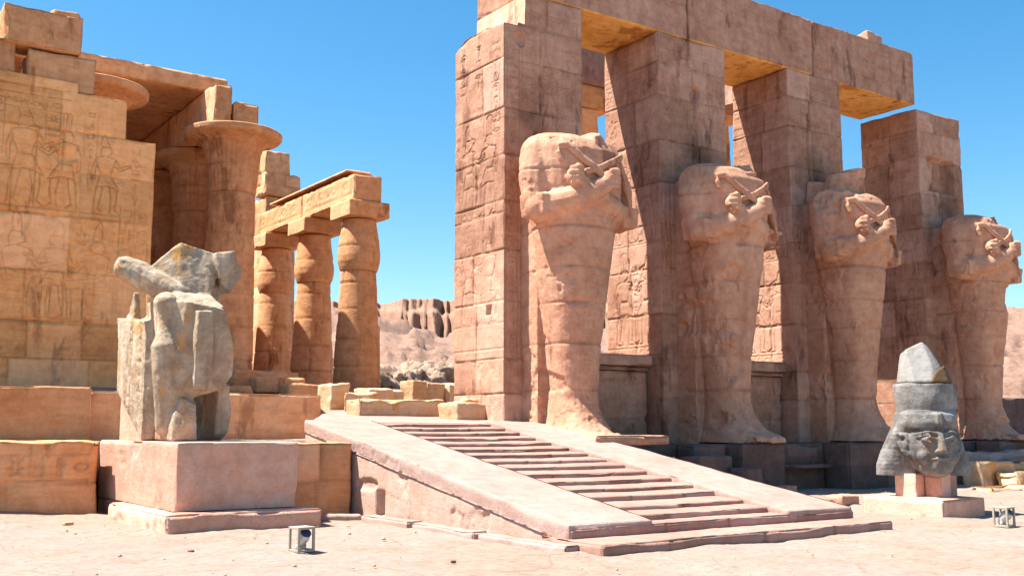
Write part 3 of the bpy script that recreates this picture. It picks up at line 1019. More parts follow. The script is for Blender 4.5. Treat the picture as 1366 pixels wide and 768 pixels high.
for k, (x, y, s, rz, lab) in enumerate([
        (17.2, 19.55, (.9, .7, .95), .2, 'dark broken block nearest the foot of the first statue'),
        (18.15, 19.75, (.95, .75, 1.1), -.1, 'dark block with a sloping face, second along the platform foot'),
        (17.75, 18.85, (.8, .6, .55), .6, 'low dark rubble stone beside the right edge of the stairs'),
        (19.3, 19.25, (1.3, .7, 1.12), .05, 'wide dark block left of the squared plinth block'),
        (20.15, 18.7, (.9, .6, .8), .3, 'dark leaning stone against the left side of the plinth block'),
        (19.0, 18.35, (1.5, .5, .35), -.15, 'flat dark stone lying low before the rubble blocks'),
        (21.2, 18.5, (1.0, .4, .30), .1, 'small sunlit slab at the foot of the plinth block'),
        (19.9, 15.6, (.9, .5, .28), .2, 'pale flat stone at the right edge of the stairs'),
        (16.75, 18.2, (.75, .4, .45), .1, 'reddish stone under the foot of the first statue')]):
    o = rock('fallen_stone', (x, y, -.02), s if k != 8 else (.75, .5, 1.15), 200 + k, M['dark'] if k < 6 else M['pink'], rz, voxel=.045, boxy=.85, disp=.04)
    tag(o, lab, 'stone', 'fallen stones along the portico platform')

# screen walls between the pillars
for k, (a, b, lab) in enumerate([(17.70, 20.47, 'low dark screen wall with a cornice in the first bay'), (23.31, 26.12, 'low dark screen wall with a cornice in the second bay')]):
    t = empty('screen_wall', ((a + b) / 2, 22.9, 1.27))
    tag(t, lab, 'wall', 'screen walls between the pillars')
    c = Carve(b - a, 2.1)
    c.pit((b - a) * .40, 1.25, .95, .62, .07, 3, True)
    c.lines([[(.2, .35), (b - a - .3, .35)]], .03, .03)
    sbox('panel', M['pink'], a, b, 22.62, 23.6, 1.2, 3.28, .05, seed=60 + k, sides='FbT', courses=[1.95], carve=dict(F=c), block=3, parent=t)
    sbox('moulding', M['pink'], a, b, 22.50, 23.6, 3.285, 3.40, .04, seed=62 + k, sides='FbTD', block=9, chip=.04, parent=t)
    sbox('cornice', M['pink'], a, b, 22.36, 23.7, 3.405, 3.74, .05, seed=64 + k, sides='FbTD', block=1.4, chip=.05, parent=t)

# ---------------------------------------------------------------- headless statues against the pillars
def osiride(x0, seed, stump, lab, slab=None):
    rng = random.Random(seed)
    w = lambda lx, ly, z: (x0 + lx, PF - ly, z)
    bm = bmesh.new()
    prof = [(1.28, .86, 1.30, 1.48), (1.42, .80, 1.20, 1.44), (1.58, .73, 1.02, 1.34), (1.78, .66, .86, 1.24), (2.05, .60, .72, 1.16), (2.4, .575, .62, 1.11), (3.0, .62, .62, 1.12), (3.8, .68, .67, 1.13), (4.6, .78, .75, 1.15), (5.6, .91, .85, 1.18), (6.4, 1.01, .91, 1.2),
            (7.0, 1.12, .98, 1.2), (7.6, 1.24, 1.01, 1.2), (8.2, 1.31, 1.0, 1.18), (8.6, 1.32, .95, 1.15), (8.88, 1.25, .80, 1.1), (9.04, 1.08, .58, 1.05)]
    def ly_at(lx, z, up=.06):
        zs = [q[0] for q in prof]
        a, b_, c_ = (np.interp(z, zs, [q[j] for q in prof]) for j in (1, 2, 3))
        return c_ + b_ * max(.05, 1 - min(1, abs(lx) / a) ** 2.5) ** .4 + up
    bm_loft(bm, [sring(x0, PF - cy, z, a, b, 2.5) for z, a, b, cy in prof])
    # feet pushed forward, side by side
    for s in (-1, 1):
        bm_hull(bm, [w(s * .02, .7, 1.28), w(s * .66, .7, 1.28), w(s * .5, .9, 2.0), w(s * .05, .9, 2.1), w(s * .5, 1.7, 1.78), w(s * .04, 1.75, 1.82),
                     w(s * .60, 2.2, 1.55), w(s * .03, 2.25, 1.6), w(s * .58, 2.66, 1.44), w(s * .03, 2.72, 1.47), w(s * .60, 2.7, 1.28), w(s * .02, 2.76, 1.28)])
    # back slab joining the figure to its pillar
    bm_box(bm, w(0, .30, 5.0), (1.55, .75, 7.6))
    # upper arms, elbows, crossed forearms
    for s in (-1, 1):
        bm_capsule(bm, [w(s * 1.02, 1.10, 8.52), w(s * 1.16, 1.18, 7.9), w(s * 1.20, 1.28, 7.22)], [.50, .46, .37])
    bm_capsule(bm, [w(-1.22, 1.38, 7.08), w(-.62, 2.10, 7.26), w(.06, 2.32, 7.62)], [.36, .30, .23], flat=1.1)
    bm_capsule(bm, [w(1.24, 1.42, 7.08), w(.55, 2.0, 7.18), w(-.48, 2.16, 7.62)], [.36, .29, .22], flat=1.1)
    bm_hull(bm, [w(.95, 1.0, 6.72), w(1.62, 1.1, 6.74), w(1.0, 2.0, 6.72), w(1.5, 1.95, 6.76), w(1.0, 1.0, 7.4), w(1.68, 1.1, 7.3), w(1.05, 2.0, 7.3), w(1.55, 1.98, 7.25)])
    bm_hull(bm, [w(-.85, .95, 6.83), w(-1.50, 1.0, 6.84), w(-.9, 1.9, 6.83), w(-1.38, 1.78, 6.85), w(-.9, 1.0, 7.4), w(-1.56, 1.0, 7.4), w(-1.0, 1.9, 7.35), w(-1.44, 1.8, 7.35)])
    # fists with curled fingers and a thumb across them
    for cx, ly, cz, s in ((.24, 2.32, 7.78, 1), (-.70, 2.20, 7.78, -1)):
        bm_ellipsoid(bm, w(cx, ly, cz), (.26, .22, .25))
        for q in range(4):
            fz = cz + .20 - q * .125
            L_ = (.22, .26, .24, .19)[q]
            bm_capsule(bm, [w(cx - s * .05, ly + .18, fz), w(cx + s * .12, ly + .24, fz - .01), w(cx + s * L_, ly + .12, fz - .02)], [.072, .076, .062], n=10)
        bm_capsule(bm, [w(cx - s * .14, ly + .06, cz + .10), w(cx - s * .02, ly + .20, cz + .22), w(cx + s * .10, ly + .20, cz + .25)], [.065, .062, .05], n=10)
    for pts in stump:
        bm_hull(bm, [w(*p) for p in pts])
    V, F, N = fuse(bm, .031, 3, .5)
    # worn surface, block joints, and the column of signs down the front of the wrapped legs
    Q = V + seed * 3.1
    d = .028 * (fbm(Q, 1.5, 5, seed) + .3) + .014 * fbm(Q, 6.0, 4, seed + 1)
    d += .5 * np.clip(fbm(Q, 1.0, 5, seed + 2) - .27, 0, .09) + .25 * np.clip(fbm(Q, 2.6, 4, seed + 12) - .30, 0, .1)
    d += 1.1 * np.clip(fbm(Q, .65, 5, seed + 30) - .30, 0, .12)
    zz = V[:, 2] + .02 * fbm(Q, 1.2, 3, seed + 3)
    dj = np.full(len(V), 9.0)
    for c in (2.62, 3.72, 4.72, 5.62, 6.62, 8.05):
        dj = np.minimum(dj, np.abs(zz - c - .08 * ((seed * 37 + int(c * 10)) % 5 - 2) * .5))
    gap = np.clip(.5 + fbm(Q, 1.1, 3, seed + 4), .1, 1.3)
    d += .045 * gap * np.exp(-(dj / (.020 + .014 * gap)) ** 2) + .14 * np.clip(fbm(Q, 1.5, 4, seed + 5) - .15, 0, 1) * np.exp(-(dj / .10) ** 2)
    c = Carve(.62, 5.4)
    r2 = random.Random(seed + 9)
    c.lines(glyph_column(.10, .1, 5.1, .42, r2), .022, .022)
    front = np.clip(-N[:, 1] * 3 - .8, 0, 1) * ((V[:, 2] > 2.2) & (V[:, 2] < 6.6))
    inside = (V[:, 0] > x0 - .31) & (V[:, 0] < x0 + .31)
    d += front * inside * c.at(np.clip(V[:, 0] - x0 + .31, 0, .62), np.clip(V[:, 2] - 1.6, 0, 5.3))
    tn = .5 * fbm(np.stack([V[:, 0] * 0 + x0, V[:, 1] * 0, np.round(zz * .9)], -1), 1.7, 1, seed + 6)
    hands = ((PF - V[:, 1]) > 1.75) & (V[:, 2] > 7.15) & (V[:, 2] < 8.7)
    d = np.where(hands, np.clip(d, -.02, .03) * .5, d)
    tn = tn - 1.4 * gap * np.exp(-(dj / (.018 + .025 * gap)) ** 2)
    V = V - N * d[:, None]
    root = empty('headless_statue', (x0, PF - 1.2, 1.28))
    tag(root, lab, 'statue', 'headless mummy-shaped statues against the pillars')
    child(mesh_obj('body', V, F, M['statue'], tint=tn), root)
    # crook: hook by the shoulder, shaft across the breast
    bm = bmesh.new()
    pt = lambda lx, z, up=.035: w(lx, ly_at(lx, z, up), z)
    bm_capsule(bm, [pt(-.98, 8.22), pt(-1.04, 8.40), pt(-.98, 8.56), pt(-.84, 8.60), pt(-.70, 8.50), pt(-.52, 8.32), pt(-.25, 8.10, .09), pt(.05, 7.88, .14)], [.05, .055, .055, .055, .055, .055, .055, .05], n=12, flat=1.8)
    V, F, N = fuse(bm, .028, 1)
    V = V - N * (.015 * fbm(V, 6, 3, seed))[:, None]
    child(mesh_obj('crook', V, F, M['statue']), root)
    bm = bmesh.new()
    bm_capsule(bm, [pt(-.45, 7.92, .12), pt(.1, 8.12, .08), pt(.55, 8.34), pt(.98, 8.56)], [.05, .05, .05, .05], n=12, flat=1.8)
    # lashes spread as one ribbed plate down the outer arm
    bm_hull(bm, [pt(.86, 8.50, .06), w(1.16, 1.62, 8.62), w(1.22, 2.06, 6.98), w(1.74, 1.42, 6.96), pt(.86, 8.50, -.15), w(1.10, 1.30, 8.58), w(1.2, 1.6, 6.98), w(1.66, 1.15, 6.96), w(1.34, 1.9, 7.8), w(1.52, 1.5, 7.8)])
    V, F, N = fuse(bm, .028, 1)
    V = V - N * (.015 * fbm(V, 6, 3, seed + 1) + .014 * (np.sin((V[:, 0] + V[:, 1] * .6) * 42) * (V[:, 0] > x0 + .95)))[:, None]
    child(mesh_obj('flail', V, F, M['statue']), root)
    if slab:
        Vs, Fs, Ts = stone_box(*slab, .05, seed=seed, sides='LFRTD', block=9, chip=.07, bigchip=.08)
        child(mesh_obj('base_slab', Vs, Fs, M['statue'], tint=Ts), root)
    return root

osiride(16.37, 3, [[(.02, 1.35, 8.2), (.50, 1.3, 8.2), (.05, 2.12, 8.12), (.52, 2.08, 8.1), (.08, 1.4, 9.12), (.46, 1.3, 9.28), (.10, 1.95, 8.98), (.48, 1.85, 9.16)],
                   [(-.9, .3, 8.5), (.0, .3, 8.5), (-.9, 1.5, 8.6), (-.1, 1.6, 8.6), (-.7, .5, 9.14), (-.1, .5, 9.10), (-.6, 1.2, 9.05)],
                   [(.5, .2, 8.4), (1.2, .2, 8.4), (.5, 1.6, 8.4), (1.2, 1.4, 8.4), (.6, .3, 8.98), (1.0, .3, 8.9), (.6, 1.3, 8.9)]],
        'foremost headless statue, half sunlit, standing beside the top of the stairs', slab=(15.32, 17.62, 18.66, 21.3, 1.29, 1.53))
osiride(21.85, 4, [[(-.3, .2, 8.6), (.75, .2, 8.6), (-.1, 1.8, 8.5), (.72, 1.95, 8.3), (-.2, .3, 9.15), (.55, .3, 9.2), (.05, 1.55, 9.06), (.70, 1.6, 9.22), (.2, 1.9, 8.5)]],
        'second headless statue, fully shaded, with a squared stump at its neck')
_nk = lambda r, z, fo, lx, tilt=0.0: [(lx + r * math.cos(t), fo + r * .85 * math.sin(t), z + tilt * math.cos(t)) for t in np.linspace(0, 2 * math.pi, 14, endpoint=False)]
osiride(27.44, 5, [_nk(.95, 8.55, .85, .0) + _nk(.74, 9.15, .95, .06), _nk(.75, 9.1, .95, .06) + _nk(.62, 9.74, 1.0, .12, .10), _nk(.42, 9.6, 1.15, .30) + _nk(.40, 9.86, 1.2, .32, .05),
                   [(-.75, .0, 8.2), (.75, .0, 8.2), (-.7, .5, 8.2), (.7, .5, 8.2), (-.55, .0, 9.6), (.45, .0, 9.7), (-.4, .5, 9.5), (.4, .5, 9.5)]],
        'headless statue that keeps its neck and a pale chipped stump')
osiride(34.40, 6, [[(-.95, .3, 8.4), (.9, .3, 8.4), (-.4, 1.6, 8.4), (.95, 2.0, 8.2), (-.5, .4, 9.06), (.45, .3, 9.22), (-.05, 1.2, 9.06), (.76, 1.6, 9.20), (.3, 1.9, 8.4)]],
        'farthest headless statue, at the right end before the pillar with the niche')

# wall and rubble beyond the portico's right end
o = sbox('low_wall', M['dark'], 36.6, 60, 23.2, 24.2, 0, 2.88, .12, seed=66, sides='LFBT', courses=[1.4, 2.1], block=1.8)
tag(o, 'low shaded wall beyond the farthest statue at the right edge', 'wall')
for k, (x0, x1, y0, y1, z0, z1, lab) in enumerate([
        (28.2, 46, 18.6, 20.3, -.1, 1.02, 'uppermost pale ledge slab right of the granite head'),
        (28.9, 46, 17.75, 18.58, -.1, .72, 'middle pale ledge slab right of the granite head'),
        (29.6, 46, 16.9, 17.72, -.1, .45, 'lower pale ledge slab right of the granite head'),
        (27.0, 46, 16.1, 16.88, -.1, .14, 'lowest flat slab of the ledges right of the granite head')]):
    def zle(x, y, k=k):
        return z1 - .16 * np.clip(fbm(np.stack([x, y, x * 0 + k], -1), .9, 4, 300 + k) + .3, 0, 1.2)
    def wp(V, k=k):
        V = V.copy()
        n = fbm(np.stack([V[:, 0], V[:, 2] * 1.3, V[:, 0] * 0 + k], -1), .8, 4, 310 + k)
        V[:, 1] += .35 * n * (V[:, 1] < 20)
        return V
    o = sbox('ledge_slab', M['dusty'] if k else M['stair'], x0, x1, y0, y1, z0, z1, .08, seed=67 + k, sides='LFRBT', block=2.4, chip=.10, bigchip=.15, rough=.06, ztop=zle, warp=wp)
    tag(o, lab, 'slab', 'broken ledges beyond the granite head')

# ================================================================== the staircase
st_ = empty('staircase', (12.7, 11.4, 0))
tag(st_, 'wide pale stone staircase with sloping side ramps, leading up to the temple', 'staircase')
XL, XR = 11.15, 14.2
slope_top = lambda y: .27 + (1.84 - .27) / (21.6 - 12.2) * (y - 12.2)
sbox('step', M['riser'], 9.42, 15.95, 11.42, 12.9, -.15, .12, .045, seed=80, sides='LFRT', block=1.5, chip=.03, bigchip=.03, rough=.012, parent=st_)
sbox('step', M['riser'], 9.50, 15.92, 12.22, 12.75, .0, .262, .04, seed=81, sides='LFRT', block=1.4, chip=.03, bigchip=.03, rough=.012, parent=st_)
N_ST = 15
for k in range(N_ST):
    y0 = 12.66 + (21.35 - 12.66) * k / (N_ST - 1) + random.Random(k).uniform(-.05, .05)
    zt = slope_top(y0 + .30) - .02
    zb = zt - .34
    def tread(x, y, zt=zt, y0=y0):
        return zt - .034 + .034 * np.clip((y - y0) / .6, 0, 1) - .010 * np.exp(-((x - 12.7) / .9) ** 2)
    sbox('step', M['riser'], XL - .25, XR + .25, y0, y0 + .86, zb, zt, .035, seed=82 + k, sides='FT', block=1.3, chip=.036, bigchip=.05, rough=.012, joint=.03, ztop=tread, parent=st_)
lc = Carve(9.35, 2.0)
L_ = 9.35
band = [(21.6 - y, slope_top(y) + .0 - .25) for y in np.linspace(21.4, 12.9, 12)]
for y in (20.6, 18.9, 16.9, 15.2, 13.9):
    lc.lines([[(21.6 - y, slope_top(y) - .25), (21.6 - y + .05, slope_top(y) - .9)]], .014, .025)
lc.lines([[(1.6, .95), (4.6, .42)]], .014, .02)
lc.pit(3.55, .38, .17, .24, .22, 5, True)
lc.pit(3.0, .72, .45, .12, .05, 6)
for (a, b, sd) in ((9.5, XL, 97), (XR, 15.9, 98)):
    def zr(x, y, sd=sd):
        return slope_top(y) + .03 + .014 * fbm(np.stack([x, y, y * 0], -1), 1.3, 4, sd)
    def zw(x, y, sd=sd):
        return slope_top(y) - .235
    V, F, T = stone_box(a, b, 12.24, 21.62, -.1, 1.95, .04, seed=sd, sides='LFRT', courses=[], block=9.0, chip=.03, bigchip=.05, rough=.012, ztop=zr, joint=.0, jitter=.003,
                        carve=dict(L=Carve(9.4, 2.1).lines([[(q, 0), (q, 2.0)] for q in (1.1, 2.65, 4.4, 6.0, 7.6)], .016, .03)))
    zfl = slope_top(V[:, 1]) - .232
    V[:, 2] = np.maximum(V[:, 2], zfl)          # only the coping: its lower side runs parallel to the slope
    child(mesh_obj('coping', V, F, M['stair'], tint=T * .4), st_)
    V, F, T = stone_box(a + .012, b - .012, 12.27, 21.60, -.1, 1.75, .035, seed=sd + 4, sides='LFRT', courses=[], block=9, chip=.02, bigchip=.03, rough=.014, ztop=zw, carve=dict(L=lc) if sd == 97 else None, joint=.0)
    child(mesh_obj('ramp_wall', V, F, M['rampside'], tint=T * .4), st_)

tag(rock('kerb_stone', (8.95, 18.55, -.02), (.8, .3, .14), 230, M['stair'], -.5, voxel=.035, boxy=.9, disp=.025), 'thin pale slab lying in the corner between the shaded wall and the ramp', 'kerb stone', 'stones along the foot of the ramp')
for k, (y0, y1, lab) in enumerate([(16.3, 18.1, 'upper kerb stone at the foot of the left ramp'), (14.25, 16.26, 'middle kerb stone at the foot of the left ramp'), (11.9, 14.2, 'lower kerb stone at the foot of the left ramp')]):
    o = sbox('kerb_stone', M['stair'], 9.12 + .03 * k, 9.47, y0, y1, -.1, .10 - .012 * k, .035, seed=231 + k, sides='LFRBT', block=9, chip=.05, bigchip=.06, rough=.02)
    tag(o, lab, 'kerb stone', 'stones along the foot of the ramp')

# ================================================================== pedestal with the seated fragment
ped = empty('pedestal', (6.75, 20.2, 0))
tag(ped, 'large pink granite pedestal under the broken seated statue', 'pedestal')
sbox('base_slab', M['granite'], 5.36, 8.18, 17.62, 21.3, -.1, .30, .05, seed=110, sides='LFRT', block=9, chip=.07, bigchip=.06, rough=.02, parent=ped)
sbox('block', M['granite'], 5.62, 7.84, 18.0, 23.2, .302, 1.45, .05, seed=111, sides='LFRBT', block=9, chip=.018, bigchip=.02, rough=.006, parent=ped)
sbox('core', M['granite'], 5.64, 7.82, 18.3, 23.18, -.1, .31, .08, seed=112, sides='LFRBT', block=9, parent=ped)

def seated():
    bm = bmesh.new()
    H = lambda *pts: bm_hull(bm, list(pts))
    # throne side, its lower front broken off on the slant, and a thin fin above it
    H((5.80, 20.85, 3.76), (6.05, 20.75, 3.78), (5.80, 22.95, 3.98), (6.6, 22.95, 3.98), (5.80, 20.80, 1.47), (6.05, 20.75, 1.47), (5.80, 22.72, 2.50), (6.6, 22.7, 1.47), (6.6, 20.9, 3.8))
    H((5.82, 22.3, 3.9), (5.98, 22.3, 3.9), (5.82, 21.75, 3.9), (5.98, 21.75, 3.9), (5.84, 21.85, 4.45), (5.94, 21.85, 4.45))
    # set-back web between the throne side and the leg
    H((5.98, 20.9, 3.9), (6.5, 20.6, 3.9), (6.0, 22, 3.9), (6.8, 22, 3.9), (5.98, 20.9, 1.47), (6.5, 20.6, 1.47), (6.0, 22, 1.47), (6.8, 22, 1.47))
    # kilt mass: flat front, ragged foot rising to the right
    H((5.78, 20.10, 4.10), (6.20, 19.58, 4.05), (6.88, 19.45, 3.92), (7.02, 19.60, 3.55), (7.14, 19.55, 3.15), (7.14, 19.62, 2.70), (6.96, 19.60, 2.42), (6.0, 19.62, 2.12), (5.92, 20.1, 2.1),
      (6.0, 21.6, 4.15), (7.1, 21.5, 4.15), (7.25, 21.5, 2.8), (6.2, 21.4, 2.1))
    H((6.35, 19.34, 3.86), (6.62, 19.33, 3.86), (6.32, 19.36, 2.4), (6.66, 19.36, 2.4), (6.3, 19.8, 3.9), (6.7, 19.8, 3.9), (6.3, 19.8, 2.4), (6.7, 19.8, 2.4))
    # left leg, round, down to the pedestal; its broken shin in front
    bm_capsule(bm, [(5.92, 19.95, 4.0), (5.90, 19.85, 3.2), (5.96, 19.85, 2.4), (6.02, 19.90, 1.75)], [.24, .26, .24, .22])
    H((5.98, 19.48, 1.47), (6.46, 19.46, 1.47), (5.92, 20.3, 1.47), (6.5, 20.4, 1.47), (6.02, 19.50, 1.95), (6.42, 19.46, 2.1), (6.15, 19.5, 2.24), (6.45, 19.9, 2.3), (5.95, 20.2, 2.2), (6.30, 19.38, 1.8))
    # stub of the right leg
    H((6.90, 19.85, 1.55), (7.14, 19.8, 1.6), (6.85, 20.5, 1.47), (7.2, 20.5, 1.47), (6.94, 19.75, 2.5), (7.12, 19.7, 2.5), (6.9, 20.5, 2.7), (7.2, 20.5, 2.7), (7.2, 19.75, 2.0), (6.92, 20.0, 1.47), (7.1, 20.0, 1.47))
    bm_box(bm, (6.85, 21.4, 2.3), (.9, .9, 1.8))
    # leaning remains of the torso
    H((5.98, 20.72, 4.50), (6.35, 20.50, 4.30), (6.98, 20.50, 4.25), (7.13, 20.70, 4.60), (7.13, 20.85, 5.20), (6.80, 20.85, 5.20), (6.45, 20.9, 5.38), (6.15, 20.92, 5.02), (5.86, 20.95, 4.82),
      (5.98, 21.5, 4.1), (7.1, 21.5, 4.1), (7.06, 21.3, 5.2), (6.46, 21.35, 5.34), (5.95, 21.4, 4.8))
    # broken arm at the left, running down into the lap
    bm_capsule(bm, [(5.44, 21.05, 4.78), (5.70, 20.95, 4.66), (5.98, 20.75, 4.48), (6.25, 20.55, 4.30)], [.23, .275, .27, .22], n=12)
    H((5.26, 20.95, 4.98), (5.26, 20.8, 4.76), (5.42, 20.75, 4.58), (5.32, 21.25, 4.94), (5.62, 21.2, 4.98), (5.8, 20.85, 4.86), (5.6, 20.7, 4.46))
    # lap
    H((6.05, 19.9, 4.05), (6.95, 19.65, 3.98), (7.0, 20.6, 4.32), (6.2, 20.6, 4.34), (6.2, 20.1, 4.25), (6.85, 20.1, 4.24), (6.1, 20.6, 3.8), (7.0, 20.6, 3.8))
    # upper arm at the right
    H((7.10, 20.7, 5.20), (7.48, 20.6, 5.27), (7.52, 20.6, 5.02), (7.10, 21.2, 5.15), (7.48, 21.1, 5.2), (7.20, 20.6, 4.62), (7.12, 20.8, 4.7), (7.52, 21.1, 4.9))
    H((7.22, 20.7, 4.98), (7.60, 20.55, 4.98), (7.62, 20.58, 4.72), (7.42, 20.65, 4.37), (7.20, 20.7, 4.60), (7.60, 21.0, 4.9), (7.20, 21.2, 4.9), (7.30, 21.1, 4.4))
    H((6.95, 20.95, 4.0), (7.3, 20.9, 4.2), (6.95, 21.4, 4.0), (7.35, 21.4, 4.2), (7.15, 21.0, 4.7), (7.4, 21.0, 4.7))
    V, F, N = fuse(bm, .026, 1)
    d = .03 * fbm(V, 1.8, 5, 5) + .02 * np.abs(fbm(V, 6.0, 4, 6))
    streak = fbm(V * np.array([1, 1, .12]), 5.0, 4, 9)
    d += .03 * np.clip(streak, -.2, 1) * (np.abs(N[:, 2]) < .5)
    q = fbm(V, .9, 3, 12)
    d += .05 * np.clip(q - .2, 0, 1)
    # signs cut in the throne's side
    c = Carve(2.2, 2.6)
    c.lines(glyph_column(.55, .3, 2.3, .36, random.Random(4)) + glyph_column(1.25, .8, 2.3, .34, random.Random(5), lines=False), .022, .028)
    m = (N[:, 0] < -.8) & (V[:, 0] < 5.95)
    d += m * c.at(np.clip(22.6 - V[:, 1], 0, 2.1), np.clip(V[:, 2] - 1.5, 0, 2.5))
    V = V - N * d[:, None]
    root = empty('seated_statue', (6.8, 20.6, 1.45))
    tag(root, 'broken grey seated statue without a head, on the pink granite pedestal', 'statue')
    child(mesh_obj('body', V, F, M['greyst'], tint=fbm(V, .8, 3, 4)), root)
    V, F, T = stone_box(5.86, 6.2, 20.95, 22.6, 1.452, 2.72, .06, seed=115, sides='LFRBT', block=9, chip=.03)
    child(mesh_obj('support_block', V, F, M['granite'], tint=T), root)
    return root
seated()

# ================================================================== low walls at the left
rng = random.Random(31)
c = Carve(9.4, 1.6)
c.lines(glyph_row(4.9, 9.2, .80, .50, rng), .026, .08)
c.lines(figure(SEATED, 7.9, .02, .5), .02, .04)
c.lines([[(0, .55), (9.4, .55)], [(0, 1.38), (9.4, 1.38)]], .02, .02)
c.lines([[(6.9, 1.4), (7.6, .65)]], .03, .02)
V, F, T = stone_box(-4.0, 5.40, 22.0, 23.0, -.1, 1.46, .035, seed=120, sides='LFRbT', courses=[.62], block=1.5, chip=.07, bigchip=.10, carve=dict(F=c), rough=.02)
o = mesh_obj('low_wall', V, F, M['wallpink'], tint=T)
tag(o, 'low carved block wall at the left edge with a row of large signs', 'wall', 'low walls before the temple')
V, F, T = stone_box(7.86, 9.49, 19.1, 19.9, -.1, 1.42, .035, seed=121, sides='LFT', courses=[.68], block=.9, chip=.05, bigchip=.06, rough=.02)
o = mesh_obj('low_wall', V, F, M['wallpink'], tint=T)
tag(o, 'short shaded wall between the granite pedestal and the ramp', 'wall', 'low walls before the temple')
V, F, T = stone_box(-4.0, 5.82, 24.75, 25.9, 1.35, 2.60, .05, seed=122, sides='LFRT', courses=[], block=2.6, chip=.04, bigchip=.05, joint=.015)
o = mesh_obj('low_wall', V, F, M['wallpink'], tint=T)
tag(o, 'smooth upper terrace wall at the left, above the carved low wall', 'wall', 'low walls before the temple')
V, F, T = stone_box(5.80, 11.48, 25.0, 26.0, 1.35, 2.53, .05, seed=123, sides='FRT', courses=[], block=1.9, chip=.03, bigchip=.03, joint=.014)
o = mesh_obj('low_wall', V, F, M['wallpink'], tint=T)
tag(o, 'smooth upper terrace wall behind the seated statue, ending at the ramp', 'wall', 'low walls before the temple')

# ================================================================== the temple at the left
tw = empty('temple_wall', (5, 30.5, 2.6))
tag(tw, 'tall orange temple wall carved with large figures at the left edge', 'wall')
X0, X1 = 1.5, 8.46
cw = Carve(X1 - X0, 8.7, .014)
rng = random.Random(17)
off = -X0; zb = 2.6
# lower scene
cw.lines(figure(SEATED, off + 7.0, 2.05, 2.35, True), .020, .06)
cw.lines(figure(SEATED, off + 4.95, 2.0, 2.5), .020, .06)
cw.lines(figure(SEATED, off + 2.6, 2.0, 2.4), .020, .06)
cw.lines(figure(STAND, off + 5.95, 2.1, 2.4, True), .019, .055)
cw.lines(glyph_column(off + 7.55, 2.1, 5.3, .40, rng) + glyph_column(off + 8.0, 2.1, 5.2, .36, rng, lines=False), .016, .045)
cw.lines([[(0, 1.95), (off + 8.2, 1.95)], [(0, 4.9), (off + 7.5, 4.9)], [(0, 5.05), (off + 7.5, 5.05)], [(0, 1.75), (off + 8.2, 1.75)]], .02, .06)
# upper scene
cw.lines(figure(STAND, off + 7.1, 5.1, 2.0), .020, .06)
cw.lines(figure(GOD, off + 6.05, 5.1, 2.3, True), .020, .06)
cw.lines(figure(STAND, off + 5.0, 5.1, 2.6), .020, .06)
cw.lines(figure(GOD, off + 3.4, 5.1, 2.6, True), .020, .06)
cw.lines(glyph_column(off + 4.1, 6.4, 8.0, .36, rng) + glyph_column(off + 5.5, 6.6, 8.0, .36, rng), .016, .045)
cw.pit(off + 5.7, 1.35, .5, .4, .05, 4).pit(off + 6.1, 6.55, .35, .22, .06, 5).pit(off + 4.3, .75, .6, .25, .05, 6)
cw.lines(glyph_column(off + 6.42, 3.6, 4.85, .30, rng, lines=False) + glyph_column(off + 4.1, 3.4, 4.85, .34, rng) + glyph_column(off + 7.75, 5.4, 7.0, .36, rng, lines=False) + glyph_column(off + 6.5, 6.6, 7.9, .34, rng), .018, .05)
cw.lines(glyph_row(off + 3.4, off + 8.0, 1.1, .34, rng), .018, .04)
cw.lines(glyph_row(off + 3.4, off + 6.1, 7.75, .38, rng), .018, .045)
def ztw(x, y):
    n = .05 * fbm(np.stack([x, y * 0, y * 0], -1), 1.3, 3, 19)
    return np.where(x > 7.60, 9.78, np.where(x > 6.27, 10.86, 11.14)) + n
V, F, T = stone_box(X0, X1, 30.0, 31.0, 2.5, 11.3, .026, seed=130, sides='lFRbT', courses=[3.5, 4.5, 5.85, 7.35, 8.62, 9.75, 10.85], block=1.9, chip=.04, bigchip=.07, carve=dict(F=cw), ztop=ztw, jitter=.012, joint=.028)
child(mesh_obj('wall_face', V, F, M['orange'], tint=T), tw)
for k, (x0, x1, z0, z1, lab) in enumerate([
        (1.8, 4.68, 11.10, 12.10, 'left block of the two lying on the temple wall top'),
        (4.92, 6.74, 10.90, 11.92, 'right block on the temple wall top, under the big block'),
        (4.25, 6.32, 11.96, 13.02, 'big topmost block on the temple wall top')]):
    V, F, T = stone_box(x0, x1, 30.06 - .1 * (k == 2), 31.1, z0 - .02, z1, .045, seed=140 + k, sides='LFRBTD', block=9, chip=.08, bigchip=.12, rough=.03)
    o = mesh_obj('wall_block', V, F, M['column'], tint=T * .3 - .9)
    tag(o, lab, 'block', 'blocks on top of the temple wall')
o = rock('wall_block', (5.9, 30.4, 12.96), (.8, .5, .3), 150, M['column'], disp=.03)
tag(o, 'small broken piece on the top of the big topmost block', 'block', 'blocks on top of the temple wall')

